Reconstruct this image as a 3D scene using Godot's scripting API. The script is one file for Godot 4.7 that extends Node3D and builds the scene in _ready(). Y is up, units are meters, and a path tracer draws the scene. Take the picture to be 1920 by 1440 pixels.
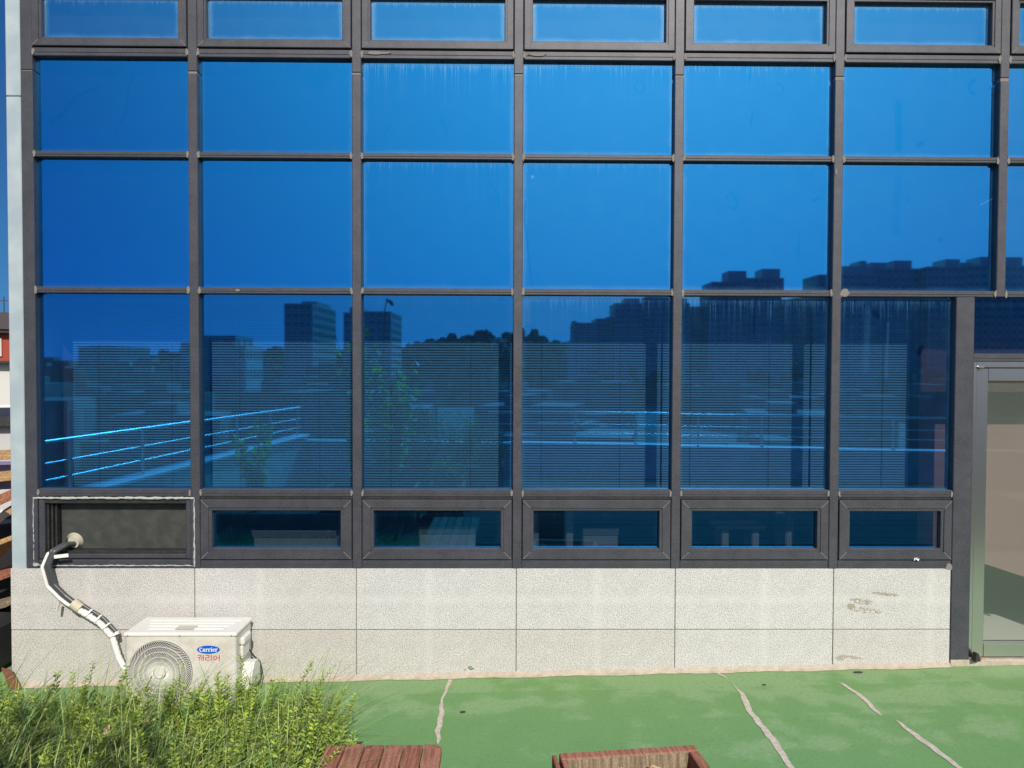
extends Node3D
# A glazed office front on a roof terrace, seen from the terrace; the glass mirrors the terrace and the town behind the camera.
# x runs along the facade, y is up, the glass lies in the plane z = 0 and the terrace on its +z side.

var rng := RandomNumberGenerator.new()
var taken := {}
var M := {}
const SUN := Vector3(0.25, 0.77, 1.0)          # towards the sun

# ---------------------------------------------------------------- mesh collector
class MB:
	var v := PackedVector3Array()
	var n := PackedVector3Array()
	var uv := PackedVector2Array()
	var c := PackedColorArray()
	var col := Color(1, 1, 1)
	var T := Transform3D.IDENTITY
	var colored := false
	var mapped := false
	func vert(p: Vector3, nn: Vector3, t := Vector2.ZERO) -> void:
		v.append(T * p); n.append((T.basis * nn).normalized()); uv.append(t); c.append(col)
	func tri(a: Vector3, b: Vector3, d: Vector3) -> void:          # counter-clockwise as seen from the front
		var nn := (b - a).cross(d - a).normalized()
		vert(a, nn); vert(d, nn); vert(b, nn)
	func quad(a: Vector3, b: Vector3, d: Vector3, e: Vector3) -> void:
		var nn := (d - a).cross(e - b).normalized()
		vert(a, nn, Vector2(0, 1)); vert(d, nn, Vector2(1, 0)); vert(b, nn, Vector2(1, 1))
		vert(a, nn, Vector2(0, 1)); vert(e, nn, Vector2(0, 0)); vert(d, nn, Vector2(1, 0))
	func box(x0: float, y0: float, z0: float, x1: float, y1: float, z1: float) -> void:
		quad(Vector3(x0, y0, z1), Vector3(x1, y0, z1), Vector3(x1, y1, z1), Vector3(x0, y1, z1))
		quad(Vector3(x1, y0, z0), Vector3(x0, y0, z0), Vector3(x0, y1, z0), Vector3(x1, y1, z0))
		quad(Vector3(x1, y0, z1), Vector3(x1, y0, z0), Vector3(x1, y1, z0), Vector3(x1, y1, z1))
		quad(Vector3(x0, y0, z0), Vector3(x0, y0, z1), Vector3(x0, y1, z1), Vector3(x0, y1, z0))
		quad(Vector3(x0, y1, z1), Vector3(x1, y1, z1), Vector3(x1, y1, z0), Vector3(x0, y1, z0))
		quad(Vector3(x0, y0, z0), Vector3(x1, y0, z0), Vector3(x1, y0, z1), Vector3(x0, y0, z1))
	func bbox(x0: float, y0: float, z0: float, x1: float, y1: float, z1: float, b: float) -> void:   # box with chamfered edges
		var lo := Vector3(x0, y0, z0)
		var hi := Vector3(x1, y1, z1)
		var p := func(ix: int, iy: int, iz: int, ax: int) -> Vector3:
			var q := Vector3(hi.x if ix else lo.x, hi.y if iy else lo.y, hi.z if iz else lo.z)
			for k in 3:
				if k != ax:
					q[k] += -b if [ix, iy, iz][k] else b
			return q
		for ax in 3:
			var u := (ax + 1) % 3
			var w := (ax + 2) % 3
			for s in 2:
				var pts := []
				for k in [[0, 0], [1, 0], [1, 1], [0, 1]]:
					var ii := [0, 0, 0]
					ii[ax] = s; ii[u] = k[0]; ii[w] = k[1]
					pts.append(p.call(ii[0], ii[1], ii[2], ax))
				if s: quad(pts[0], pts[1], pts[2], pts[3])
				else: quad(pts[3], pts[2], pts[1], pts[0])
			for s in 4:                                            # the four edges along this axis
				var su := s & 1
				var sw := s >> 1
				var ends := []
				for e in 2:
					var ii := [0, 0, 0]
					ii[ax] = e; ii[u] = su; ii[w] = sw
					ends.append([p.call(ii[0], ii[1], ii[2], u), p.call(ii[0], ii[1], ii[2], w)])
				if su == sw: quad(ends[0][0], ends[0][1], ends[1][1], ends[1][0]) if false else fq(ends[0][0], ends[1][0], ends[1][1], ends[0][1], lo, hi)
				else: fq(ends[0][0], ends[1][0], ends[1][1], ends[0][1], lo, hi)
		for k in 8:
			var a: Vector3 = p.call(k & 1, (k >> 1) & 1, k >> 2, 0)
			var d: Vector3 = p.call(k & 1, (k >> 1) & 1, k >> 2, 1)
			var e: Vector3 = p.call(k & 1, (k >> 1) & 1, k >> 2, 2)
			if (d - a).cross(e - a).dot(a - (lo + hi) / 2) > 0: tri(a, d, e)
			else: tri(a, e, d)
	func fq(a: Vector3, b: Vector3, d: Vector3, e: Vector3, lo: Vector3, hi: Vector3) -> void:    # quad turned outwards
		if (d - a).cross(e - b).dot((a + d) / 2 - (lo + hi) / 2) > 0: quad(a, b, d, e)
		else: quad(e, d, b, a)
	func tube(pts: Array, radii: Array, sides := 8, caps := true) -> void:
		var rings := []
		var side := Vector3.ZERO
		for i in pts.size():
			var t: Vector3 = (pts[mini(i + 1, pts.size() - 1)] - pts[maxi(i - 1, 0)]).normalized()
			if side == Vector3.ZERO: side = t.cross(Vector3(0.31, 0.9, 0.27)).normalized()
			side = (side - t * side.dot(t)).normalized()
			var up := t.cross(side)
			var ring := []
			for k in sides:
				var a := TAU * k / sides
				ring.append(side * cos(a) + up * sin(a))
			rings.append(ring)
		for i in pts.size() - 1:
			for k in sides:
				var j := (k + 1) % sides
				var n0: Vector3 = rings[i][k]
				var n1: Vector3 = rings[i][j]
				var n2: Vector3 = rings[i + 1][j]
				var n3: Vector3 = rings[i + 1][k]
				var a: Vector3 = pts[i] + n0 * radii[i]
				var b: Vector3 = pts[i] + n1 * radii[i]
				var d: Vector3 = pts[i + 1] + n2 * radii[i + 1]
				var e: Vector3 = pts[i + 1] + n3 * radii[i + 1]
				vert(a, n0); vert(d, n2); vert(b, n1)
				vert(a, n0); vert(e, n3); vert(d, n2)
		if caps:
			for i in [0, pts.size() - 1]:
				for k in sides:
					var a: Vector3 = pts[i] + rings[i][k] * radii[i]
					var b: Vector3 = pts[i] + rings[i][(k + 1) % sides] * radii[i]
					if i: tri(pts[i], a, b)
					else: tri(pts[i], b, a)
	func prism(poly: PackedVector2Array, z0: float, z1: float) -> void:       # outline in x, y pushed along z
		var area := 0.0
		for i in poly.size():
			area += poly[i].cross(poly[(i + 1) % poly.size()])
		if area < 0: poly.reverse()
		var ix := Geometry2D.triangulate_polygon(poly)
		for i in range(0, ix.size(), 3):
			var a := poly[ix[i]]
			var b := poly[ix[i + 1]]
			var d := poly[ix[i + 2]]
			if (b - a).cross(d - a) < 0:
				var s := b
				b = d; d = s
			tri(Vector3(a.x, a.y, z1), Vector3(b.x, b.y, z1), Vector3(d.x, d.y, z1))
			tri(Vector3(a.x, a.y, z0), Vector3(d.x, d.y, z0), Vector3(b.x, b.y, z0))
		for i in poly.size():
			var a := poly[i]
			var b := poly[(i + 1) % poly.size()]
			quad(Vector3(a.x, a.y, z0), Vector3(b.x, b.y, z0), Vector3(b.x, b.y, z1), Vector3(a.x, a.y, z1))
	func mesh() -> ArrayMesh:
		var arr := []
		arr.resize(Mesh.ARRAY_MAX)
		arr[Mesh.ARRAY_VERTEX] = v
		arr[Mesh.ARRAY_NORMAL] = n
		if mapped: arr[Mesh.ARRAY_TEX_UV] = uv
		if colored: arr[Mesh.ARRAY_COLOR] = c
		var m := ArrayMesh.new()
		m.add_surface_from_arrays(Mesh.PRIMITIVE_TRIANGLES, arr)
		return m

# ---------------------------------------------------------------- naming helpers
func numbered(called: String) -> String:
	var k: int = taken.get(called, 0)
	taken[called] = k + 1
	return called if k == 0 else "%s_%03d" % [called, k]

func tag(o: Node, label: String, category: String, group := "") -> Node:
	o.set_meta("label", label)
	o.set_meta("category", category)
	if group: o.set_meta("group", group)
	return o

func thing(called: String, label: String, category: String, at := Vector3.ZERO, turn := 0.0, group := "") -> Node3D:
	var o := Node3D.new()
	o.name = numbered(called)
	add_child(o)
	o.position = at
	o.rotation.y = turn
	tag(o, label, category, group)
	return o

func put(called: String, b: MB, m: Material, parent: Node = null) -> MeshInstance3D:
	return put_mesh(called, b.mesh(), m, parent)

func put_mesh(called: String, mesh: Mesh, m: Material, parent: Node = null) -> MeshInstance3D:
	var o := MeshInstance3D.new()
	o.mesh = mesh
	o.material_override = m
	o.cast_shadow = GeometryInstance3D.SHADOW_CASTING_SETTING_ON
	if parent == null:
		o.name = numbered(called)
		add_child(o)
	else:
		o.name = called
		parent.add_child(o, true)
	return o

func structure(called: String, b: MB, m: Material) -> MeshInstance3D:
	var o := put(called, b, m)
	o.set_meta("kind", "structure")
	return o

# ---------------------------------------------------------------- materials
func lin(r: float, g: float, b: float, a := 1.0) -> Color:
	var s := Color(r, g, b).linear_to_srgb()
	s.a = a
	return s

func mat(r: float, g: float, b: float, rough := 0.8, metal := 0.0) -> StandardMaterial3D:
	var m := StandardMaterial3D.new()
	m.albedo_color = lin(r, g, b)
	m.roughness = rough
	m.metallic = metal
	return m

func noise(freq: float, seed_: int, oct := 3, kind := FastNoiseLite.TYPE_SIMPLEX) -> FastNoiseLite:
	var f := FastNoiseLite.new()
	f.noise_type = kind
	f.frequency = freq
	f.seed = seed_
	f.fractal_octaves = oct
	return f

func tileable(w: int, h: int, freq: float, seed_: int, oct := 4, kind := FastNoiseLite.TYPE_SIMPLEX) -> PackedByteArray:
	return noise(freq, seed_, oct, kind).get_seamless_image(w, h, false, false, 0.12).get_data()

func tex_from(w: int, h: int, bytes: PackedByteArray) -> ImageTexture:
	return ImageTexture.create_from_image(Image.create_from_data(w, h, false, Image.FORMAT_RGB8, bytes))

func ramp_tex(w: int, h: int, layers: Array, c0: Color, c1: Color, lo := 0.0, hi := 1.0) -> ImageTexture:
	# mixes two linear colours by a weighted sum of noise layers [[bytes, weight], ...]
	var out := PackedByteArray()
	out.resize(w * h * 3)
	var table := []
	for i in 256:
		var t := clampf((i / 255.0 - lo) / (hi - lo), 0, 1)
		var s := c0.lerp(c1, t).linear_to_srgb()
		table.append([int(clampf(s.r, 0, 1) * 255), int(clampf(s.g, 0, 1) * 255), int(clampf(s.b, 0, 1) * 255)])
	for i in w * h:
		var x := 0.0
		for l in layers: x += l[0][i] * l[1]
		var e: Array = table[clampi(int(x), 0, 255)]
		out[i * 3] = e[0]; out[i * 3 + 1] = e[1]; out[i * 3 + 2] = e[2]
	return tex_from(w, h, out)

func gray_tex(w: int, h: int, bytes: PackedByteArray) -> ImageTexture:
	return ImageTexture.create_from_image(Image.create_from_data(w, h, false, Image.FORMAT_L8, bytes))

func triplanar(m: BaseMaterial3D, metres: float, world := true) -> void:
	m.uv1_triplanar = true
	m.uv1_world_triplanar = world
	m.uv1_scale = Vector3.ONE / metres
	m.uv1_triplanar_sharpness = 8.0

func make_materials() -> void:
	# dark anodised aluminium of the frames, a little dusty
	var n_a := tileable(512, 512, 0.02, 3, 4)
	var n_b := tileable(512, 512, 0.12, 5, 3)
	var n_c := tileable(512, 512, 0.006, 9, 3)
	var fr := mat(1, 1, 1, 0.5, 0.25)
	fr.albedo_texture = ramp_tex(512, 512, [[n_a, 0.25], [n_b, 0.5], [n_c, 0.25]], Color(0.045, 0.047, 0.060), Color(0.080, 0.083, 0.100), 0.25, 0.85)
	triplanar(fr, 1.3)
	M.frame = fr
	var fd := fr.duplicate()
	fd.albedo_texture = ramp_tex(512, 512, [[n_a, 0.5], [n_b, 0.5]], Color(0.022, 0.022, 0.025), Color(0.05, 0.05, 0.05), 0.3, 0.8)
	M.frame_dark = fd
	M.sealant = mat(0.19, 0.18, 0.165, 0.85)
	M.silicone = mat(0.36, 0.38, 0.37, 0.7)
	var cl := mat(1, 1, 1, 0.45, 0.1)
	cl.albedo_texture = ramp_tex(512, 512, [[n_a, 0.4], [n_c, 0.6]], Color(0.33, 0.41, 0.46), Color(0.43, 0.50, 0.53), 0.3, 0.8)
	triplanar(cl, 2.0)
	M.cladding = cl
	# cast stone facing: pale ground, dark pits, a little relief
	var w := 768
	var grain := tileable(w, w, 0.16, 21, 2)
	var pits := tileable(w, w, 0.2, 22, 2, FastNoiseLite.TYPE_SIMPLEX_SMOOTH)
	var patch := tileable(w, w, 0.008, 23, 3)
	var out := PackedByteArray()
	out.resize(w * w * 3)
	var hgt := PackedByteArray()
	hgt.resize(w * w)
	for i in w * w:
		var g := grain[i] / 255.0
		var k := smoothstep(0.60, 0.72, pits[i] / 255.0)
		var pa := patch[i] / 255.0
		var base := 0.55 + 0.34 * (g - 0.5) + 0.05 * (pa - 0.5)
		base = lerpf(base, 0.22, k)
		var s := Color(base * 0.975, base * 0.98, base * 0.985).linear_to_srgb()
		out[i * 3] = int(clampf(s.r, 0, 1) * 255); out[i * 3 + 1] = int(clampf(s.g, 0, 1) * 255); out[i * 3 + 2] = int(clampf(s.b, 0, 1) * 255)
		hgt[i] = int(clampf(0.5 + 0.4 * (g - 0.5) - 0.45 * k, 0, 1) * 255)
	var st := mat(1, 1, 1, 0.9)
	st.albedo_texture = tex_from(w, w, out)
	st.heightmap_enabled = true
	st.heightmap_texture = gray_tex(w, w, hgt)
	st.heightmap_scale = 0.12
	triplanar(st, 1.25)
	M.stone = st
	var sb := st.duplicate()
	sb.albedo_color = lin(0.94, 0.92, 0.89)
	M.stone_b = sb
	var sc := st.duplicate()
	sc.albedo_color = lin(0.97, 0.965, 0.95)
	M.stone_c = sc
	var sd := st.duplicate()
	sd.albedo_color = lin(0.92, 0.885, 0.835)
	M.stone_d = sd
	M.grout = mat(0.20, 0.175, 0.14, 0.95)
	var cove := mat(1, 1, 1, 0.95)
	cove.albedo_texture = ramp_tex(512, 512, [[n_a, 0.5], [n_b, 0.5]], Color(0.34, 0.29, 0.23), Color(0.47, 0.42, 0.34), 0.3, 0.75)
	triplanar(cove, 0.9)
	M.cove = cove
	M.stain = mat(0.36, 0.32, 0.25, 0.95)
	# weathered red-brown timber, grain along local z or x through stretched noise
	for t in [["wood_red", Color(0.17, 0.068, 0.042), Color(0.38, 0.165, 0.105)], ["wood_red_b", Color(0.20, 0.085, 0.054), Color(0.43, 0.20, 0.13)], ["wood_dark", Color(0.06, 0.035, 0.028), Color(0.15, 0.085, 0.065)], ["wood_grey", Color(0.13, 0.10, 0.07), Color(0.36, 0.28, 0.19)], ["wood_raw", Color(0.30, 0.17, 0.07), Color(0.52, 0.34, 0.17)]]:
		var fine := tileable(512, 512, 0.03, 31, 4)
		var st2 := PackedByteArray()
		st2.resize(512 * 512)
		for y in 512:
			for x in 512:
				st2[y * 512 + x] = fine[(((y / 14) * 512) + x) % (512 * 512)]
		var m := mat(1, 1, 1, 0.75)
		m.albedo_texture = ramp_tex(512, 512, [[st2, 0.5], [fine, 0.2], [n_b, 0.3]], t[1], t[2], 0.3, 0.75)
		m.uv1_triplanar = true
		m.uv1_scale = Vector3(3.0, 3.0, 3.0)
		m.uv1_triplanar_sharpness = 8.0
		M[t[0]] = m
	M.steel = mat(0.62, 0.62, 0.63, 0.30, 1.0)
	var br := mat(0.56, 0.56, 0.58, 0.28, 1.0)
	var hz := PackedByteArray()
	hz.resize(256 * 256)
	for i in 256 * 256: hz[i] = n_b[(i % 256) * 512 + 7]
	M.brushed = br
	M.interior = mat(0.30, 0.30, 0.30, 0.9)
	M.interior_floor = mat(0.36, 0.38, 0.34, 0.6)
	for wn in ["wood_dark", "wood_red", "wood_red_b", "wood_grey"]:
		M[wn].roughness = 0.92
		M[wn].metallic_specular = 0.2
	M.backing = mat(0.10, 0.11, 0.12, 0.9)
	M.blind = mat(0.13, 0.46, 0.82, 0.6)  # pale slats; the tint of light through blue glass is put into this colour
	M.cord = mat(0.12, 0.2, 0.28, 0.8)
	M.white_plastic = mat(0.62, 0.60, 0.54, 0.5)
	var acb := mat(1, 1, 1, 0.42)
	acb.albedo_texture = ramp_tex(512, 512, [[n_c, 0.4], [n_a, 0.3], [n_b, 0.3]], Color(0.50, 0.48, 0.42), Color(0.62, 0.605, 0.555), 0.3, 0.62)
	triplanar(acb, 1.1)
	M.ac_body = acb
	M.ac_trim = mat(0.68, 0.67, 0.63, 0.4)
	M.ac_dark = mat(0.07, 0.07, 0.075, 0.7)
	M.rubber = mat(0.025, 0.026, 0.03, 0.5)
	M.hose = mat(0.06, 0.062, 0.068, 0.35)
	M.tape = mat(0.72, 0.71, 0.68, 0.55)
	M.putty = mat(0.50, 0.47, 0.38, 0.9)
	M.soil = mat(0.06, 0.042, 0.028, 1.0)
	M.blue_badge = mat(0.005, 0.10, 0.52, 0.35)
	M.white_paint = mat(0.8, 0.8, 0.8, 0.5)
	M.red_paint = mat(0.50, 0.03, 0.025, 0.5)
	M.concrete = mat(0.34, 0.33, 0.31, 0.9)
	var lf := mat(1, 1, 1, 0.55)
	lf.vertex_color_use_as_albedo = true
	lf.backlight_enabled = true
	lf.backlight = Color(0.45, 0.5, 0.2)
	M.leaf = lf
	var lt := lf.duplicate()
	lt.backlight = Color(0.9, 1.0, 0.45)
	M.leaf_thin = lt
	var vc := mat(1, 1, 1, 0.85)
	vc.vertex_color_use_as_albedo = true
	M.tinted = vc
	M.bark = mat(0.11, 0.085, 0.06, 0.95)
	M.film = mat(0.16, 0.115, 0.10, 0.8)
	M.hill = mat(0.03, 0.045, 0.022, 1.0)
	M.far_wall = mat(0.56, 0.55, 0.52, 0.9)
	M.far_wall_b = mat(0.46, 0.46, 0.46, 0.9)
	M.far_wall_c = mat(0.60, 0.56, 0.50, 0.9)
	M.far_glass = mat(0.20, 0.21, 0.22, 0.3)
	M.town_wall = mat(0.20, 0.195, 0.185, 0.95)
	M.town = mat(0.12, 0.12, 0.11, 1.0)

func _ready() -> void:
	rng.seed = 20
	# ---- camera
	var cam := Camera3D.new()
	add_child(cam)
	cam.position = Vector3(0, 2.27, 5.286)
	cam.rotation_order = EULER_ORDER_YXZ
	cam.rotation_degrees = Vector3(-1.313, -0.656, 0.203)
	cam.fov = 2 * rad_to_deg(atan(720.0 / 1331.0))
	cam.near = 0.05
	cam.far = 6000
	cam.current = true
	# ---- sky and exposure
	var env := Environment.new()
	env.background_mode = Environment.BG_SKY
	var psm := ProceduralSkyMaterial.new()
	psm.sky_top_color = lin(0.008, 0.062, 0.25)
	psm.sky_horizon_color = lin(0.075, 0.29, 0.60)
	psm.sky_curve = 0.16
	psm.ground_horizon_color = lin(0.16, 0.17, 0.18)
	psm.ground_bottom_color = lin(0.10, 0.10, 0.09)
	psm.sun_angle_max = 90.0
	psm.sun_curve = 0.46
	var sky := Sky.new()
	sky.sky_material = psm
	env.sky = sky
	env.tonemap_mode = Environment.TONE_MAPPER_LINEAR
	env.tonemap_exposure = 1.0
	env.sdfgi_enabled = true
	env.ssao_enabled = true
	env.ssil_enabled = true
	var we := WorldEnvironment.new()
	we.environment = env
	add_child(we)
	# ---- sun
	var sun := DirectionalLight3D.new()
	sun.light_color = Color(1.0, 0.97, 0.925)
	sun.light_energy = 1.45
	sun.light_angular_distance = 0.53
	sun.shadow_enabled = true
	add_child(sun)
	sun.look_at_from_position(SUN * 20.0, Vector3.ZERO)

	make_materials()
	build_ground()
	build_office()
	build_blinds()
	build_room_things()
	build_terrace_edge()
	build_town()
	build_air_conditioner()
	build_front_things()
	build_plants()
	build_small_things()

# ---------------------------------------------------------------- terrace floor
func floor_y(x: float) -> float:
	return -0.024 + 0.0209 * x

func build_ground() -> void:
	var g := MB.new()
	g.quad(Vector3(-2500, -11.5, 2500), Vector3(2500, -11.5, 2500), Vector3(2500, -11.5, -2500), Vector3(-2500, -11.5, -2500))
	structure("ground", g, M.town)
	# green roof paint: worn, with dried dust lying in patches that have outlines of their own
	var w := 1536
	var h := 448
	var broad := noise(0.006, 41, 4).get_image(w, h, false, false, false).get_data()
	var blot := noise(0.02, 42, 4).get_image(w, h, false, false, false).get_data()
	var fine := noise(0.25, 43, 2).get_image(w, h, false, false, false).get_data()
	var scuff := noise(0.06, 44, 2).get_image(w, h, false, false, false).get_data()
	var out := PackedByteArray()
	out.resize(w * h * 3)
	for y in h:
		var z := 3.5 * (1.0 - y / float(h))                       # row 0 is the far end from the wall
		for x in w:
			var i := y * w + x
			var b := broad[(y * 2 % h) * w + (x / 2)] / 255.0
			var bl := blot[i] / 255.0
			var f := fine[i] / 255.0
			var d := b * 0.6 + bl * 0.4
			var lim := 0.40 if z < 0.32 else (0.56 if z < 0.75 else 0.66)
			lim += 0.04 * (b - 0.5)
			var dust := smoothstep(lim - 0.11, lim + 0.09, d + 0.05 * (f - 0.5))
			var tide := exp(-pow((d - lim - 0.05) / 0.012, 2.0)) * 0.10
			var c := Color(0.122, 0.255, 0.082).lerp(Color(0.136, 0.275, 0.088), bl)
			c = c.lerp(Color(0.235, 0.345, 0.175), clampf(dust * (0.34 + 0.25 * f) + tide * 0.5, 0, 0.85))
			c *= 0.93 + 0.14 * f
			if scuff[((y * 3) % h) * w + ((x + y * 2) % w)] > 232: c = c.lerp(Color(0.06, 0.13, 0.055), 0.45)
			var s := c.linear_to_srgb()
			out[i * 3] = int(clampf(s.r, 0, 1) * 255); out[i * 3 + 1] = int(clampf(s.g, 0, 1) * 255); out[i * 3 + 2] = int(clampf(s.b, 0, 1) * 255)
	var m := mat(1, 1, 1, 0.62)
	m.albedo_texture = tex_from(w, h, out)
	var hg := PackedByteArray()
	hg.resize(w * h)
	for i in w * h: hg[i] = (blot[i] + fine[i]) / 2
	m.heightmap_enabled = true
	m.heightmap_texture = gray_tex(w, h, hg)
	m.heightmap_scale = 0.25
	var b := MB.new()
	b.mapped = true
	b.quad(Vector3(-5.2, floor_y(-5.2), 3.5), Vector3(6.8, floor_y(6.8), 3.5), Vector3(6.8, floor_y(6.8), 0.0), Vector3(-5.2, floor_y(-5.2), 0.0))
	for i in b.uv.size(): b.uv[i] = Vector2(b.uv[i].x, 1.0 - b.uv[i].y)
	structure("terrace_floor", b, m)
	var m2 := mat(1, 1, 1, 0.62)
	m2.albedo_texture = ramp_tex(512, 512, [[tileable(512, 512, 0.01, 45), 0.7], [tileable(512, 512, 0.2, 46), 0.3]], Color(0.11, 0.28, 0.095), Color(0.26, 0.41, 0.21), 0.35, 0.75)
	triplanar(m2, 3.0)
	var b2 := MB.new()
	for r in [[-5.2, 3.5, 12.0, 10.5], [6.8, 0.0, 12.0, 3.5], [-5.2, -7.0, -3.62, 0.0]]:
		b2.quad(Vector3(r[0], floor_y(r[0]), r[3]), Vector3(r[2], floor_y(r[2]), r[3]), Vector3(r[2], floor_y(r[2]), r[1]), Vector3(r[0], floor_y(r[0]), r[1]))
	structure("terrace_floor_beyond", b2, m2)
	# the roof slab that carries the terrace
	var s := MB.new()
	s.box(-5.2, -11.5, -7.0, 12.0, -0.2, 10.5)
	structure("terrace_slab", s, M.concrete)
	# filler laid over cracks in the floor
	var filler := mat(1, 1, 1, 0.95)
	filler.albedo_texture = ramp_tex(256, 256, [[tileable(256, 256, 0.03, 47), 0.5], [tileable(256, 256, 0.2, 48), 0.5]], Color(0.40, 0.345, 0.275), Color(0.58, 0.52, 0.44), 0.3, 0.75)
	triplanar(filler, 0.4)
	var cracks := [
		[[-0.391, 0.10, 0.030], [-0.400, 0.26, 0.020], [-0.418, 0.36, 0.014], [-0.424, 0.47, 0.020], [-0.410, 0.58, 0.032], [-0.410, 0.70, 0.036], [-0.412, 0.83, 0.034], [-0.398, 0.95, 0.022], [-0.392, 1.0, 0.004]],
		[[1.598, 0.09, 0.012], [1.612, 0.13, 0.03], [1.622, 0.165, 0.012], [1.628, 0.18, 0.003]],
		[[1.628, 0.19, 0.004], [1.640, 0.26, 0.004], [1.652, 0.34, 0.006], [1.658, 0.42, 0.030], [1.652, 0.52, 0.042], [1.634, 0.62, 0.040], [1.630, 0.72, 0.036], [1.632, 0.80, 0.042], [1.640, 0.90, 0.038], [1.640, 1.00, 0.046], [1.644, 1.10, 0.044], [1.634, 1.22, 0.036], [1.630, 1.40, 0.034], [1.65, 1.7, 0.03]],
		[[2.400, 0.27, 0.006], [2.420, 0.32, 0.024], [2.442, 0.42, 0.030], [2.456, 0.52, 0.034], [2.452, 0.62, 0.030], [2.448, 0.72, 0.030], [2.445, 0.77, 0.010]],
		[[2.505, 0.83, 0.006], [2.518, 0.88, 0.022], [2.522, 0.98, 0.036], [2.532, 1.06, 0.042], [2.545, 1.16, 0.042], [2.555, 1.28, 0.036], [2.575, 1.42, 0.03], [2.60, 1.7, 0.03]]]
	var says := ["beige filler over the floor crack beside the red timber bench", "short beige filler patch at the foot of the stone base", "long beige filler strip on the floor beside the timber planter box", "short beige filler strip on the floor, the one ending mid floor near the door", "beige filler strip on the floor below the shorter strip, towards the door side"]
	for k in cracks.size():
		var poly := []
		var left := []
		for p in cracks[k]:
			for sub in 1:
				var j := rng.randf_range(-0.003, 0.003)
				left.append(Vector2(p[0] - p[2] / 2 + j, p[1]))
				poly.append(Vector2(p[0] + p[2] / 2 + j, p[1]))
		var c := MB.new()
		for i in poly.size() - 1:
			var steps := 4
			for q in steps:
				var a0: Vector2 = left[i].lerp(left[i + 1], q / float(steps))
				var a1: Vector2 = left[i].lerp(left[i + 1], (q + 1) / float(steps))
				var b0: Vector2 = poly[i].lerp(poly[i + 1], q / float(steps))
				var b1: Vector2 = poly[i].lerp(poly[i + 1], (q + 1) / float(steps))
				var wob := func(p: Vector2, ss: float) -> Vector3:
					var o := ss * 0.0035 * sin(p.y * 41.0 + p.x * 31.0 + ss) + ss * 0.0012 * sin(p.y * 173.0 + ss * 2.0)
					return Vector3(p.x + o, floor_y(p.x) + 0.003, p.y)
				c.quad(wob.call(a1, -1.0), wob.call(b1, 1.0), wob.call(b0, 1.0), wob.call(a0, -1.0))
		tag(put("crack_filler", c, filler), says[k], "filler strip", "filler strips on the green floor")

# ---------------------------------------------------------------- glass with dust on it
func near_stroke(p: Vector2, pts: Array) -> float:
	var best := 9.0
	for i in pts.size() - 1:
		best = minf(best, p.distance_to(Geometry2D.get_closest_point_to_segment(p, pts[i], pts[i + 1])))
	return best

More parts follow.
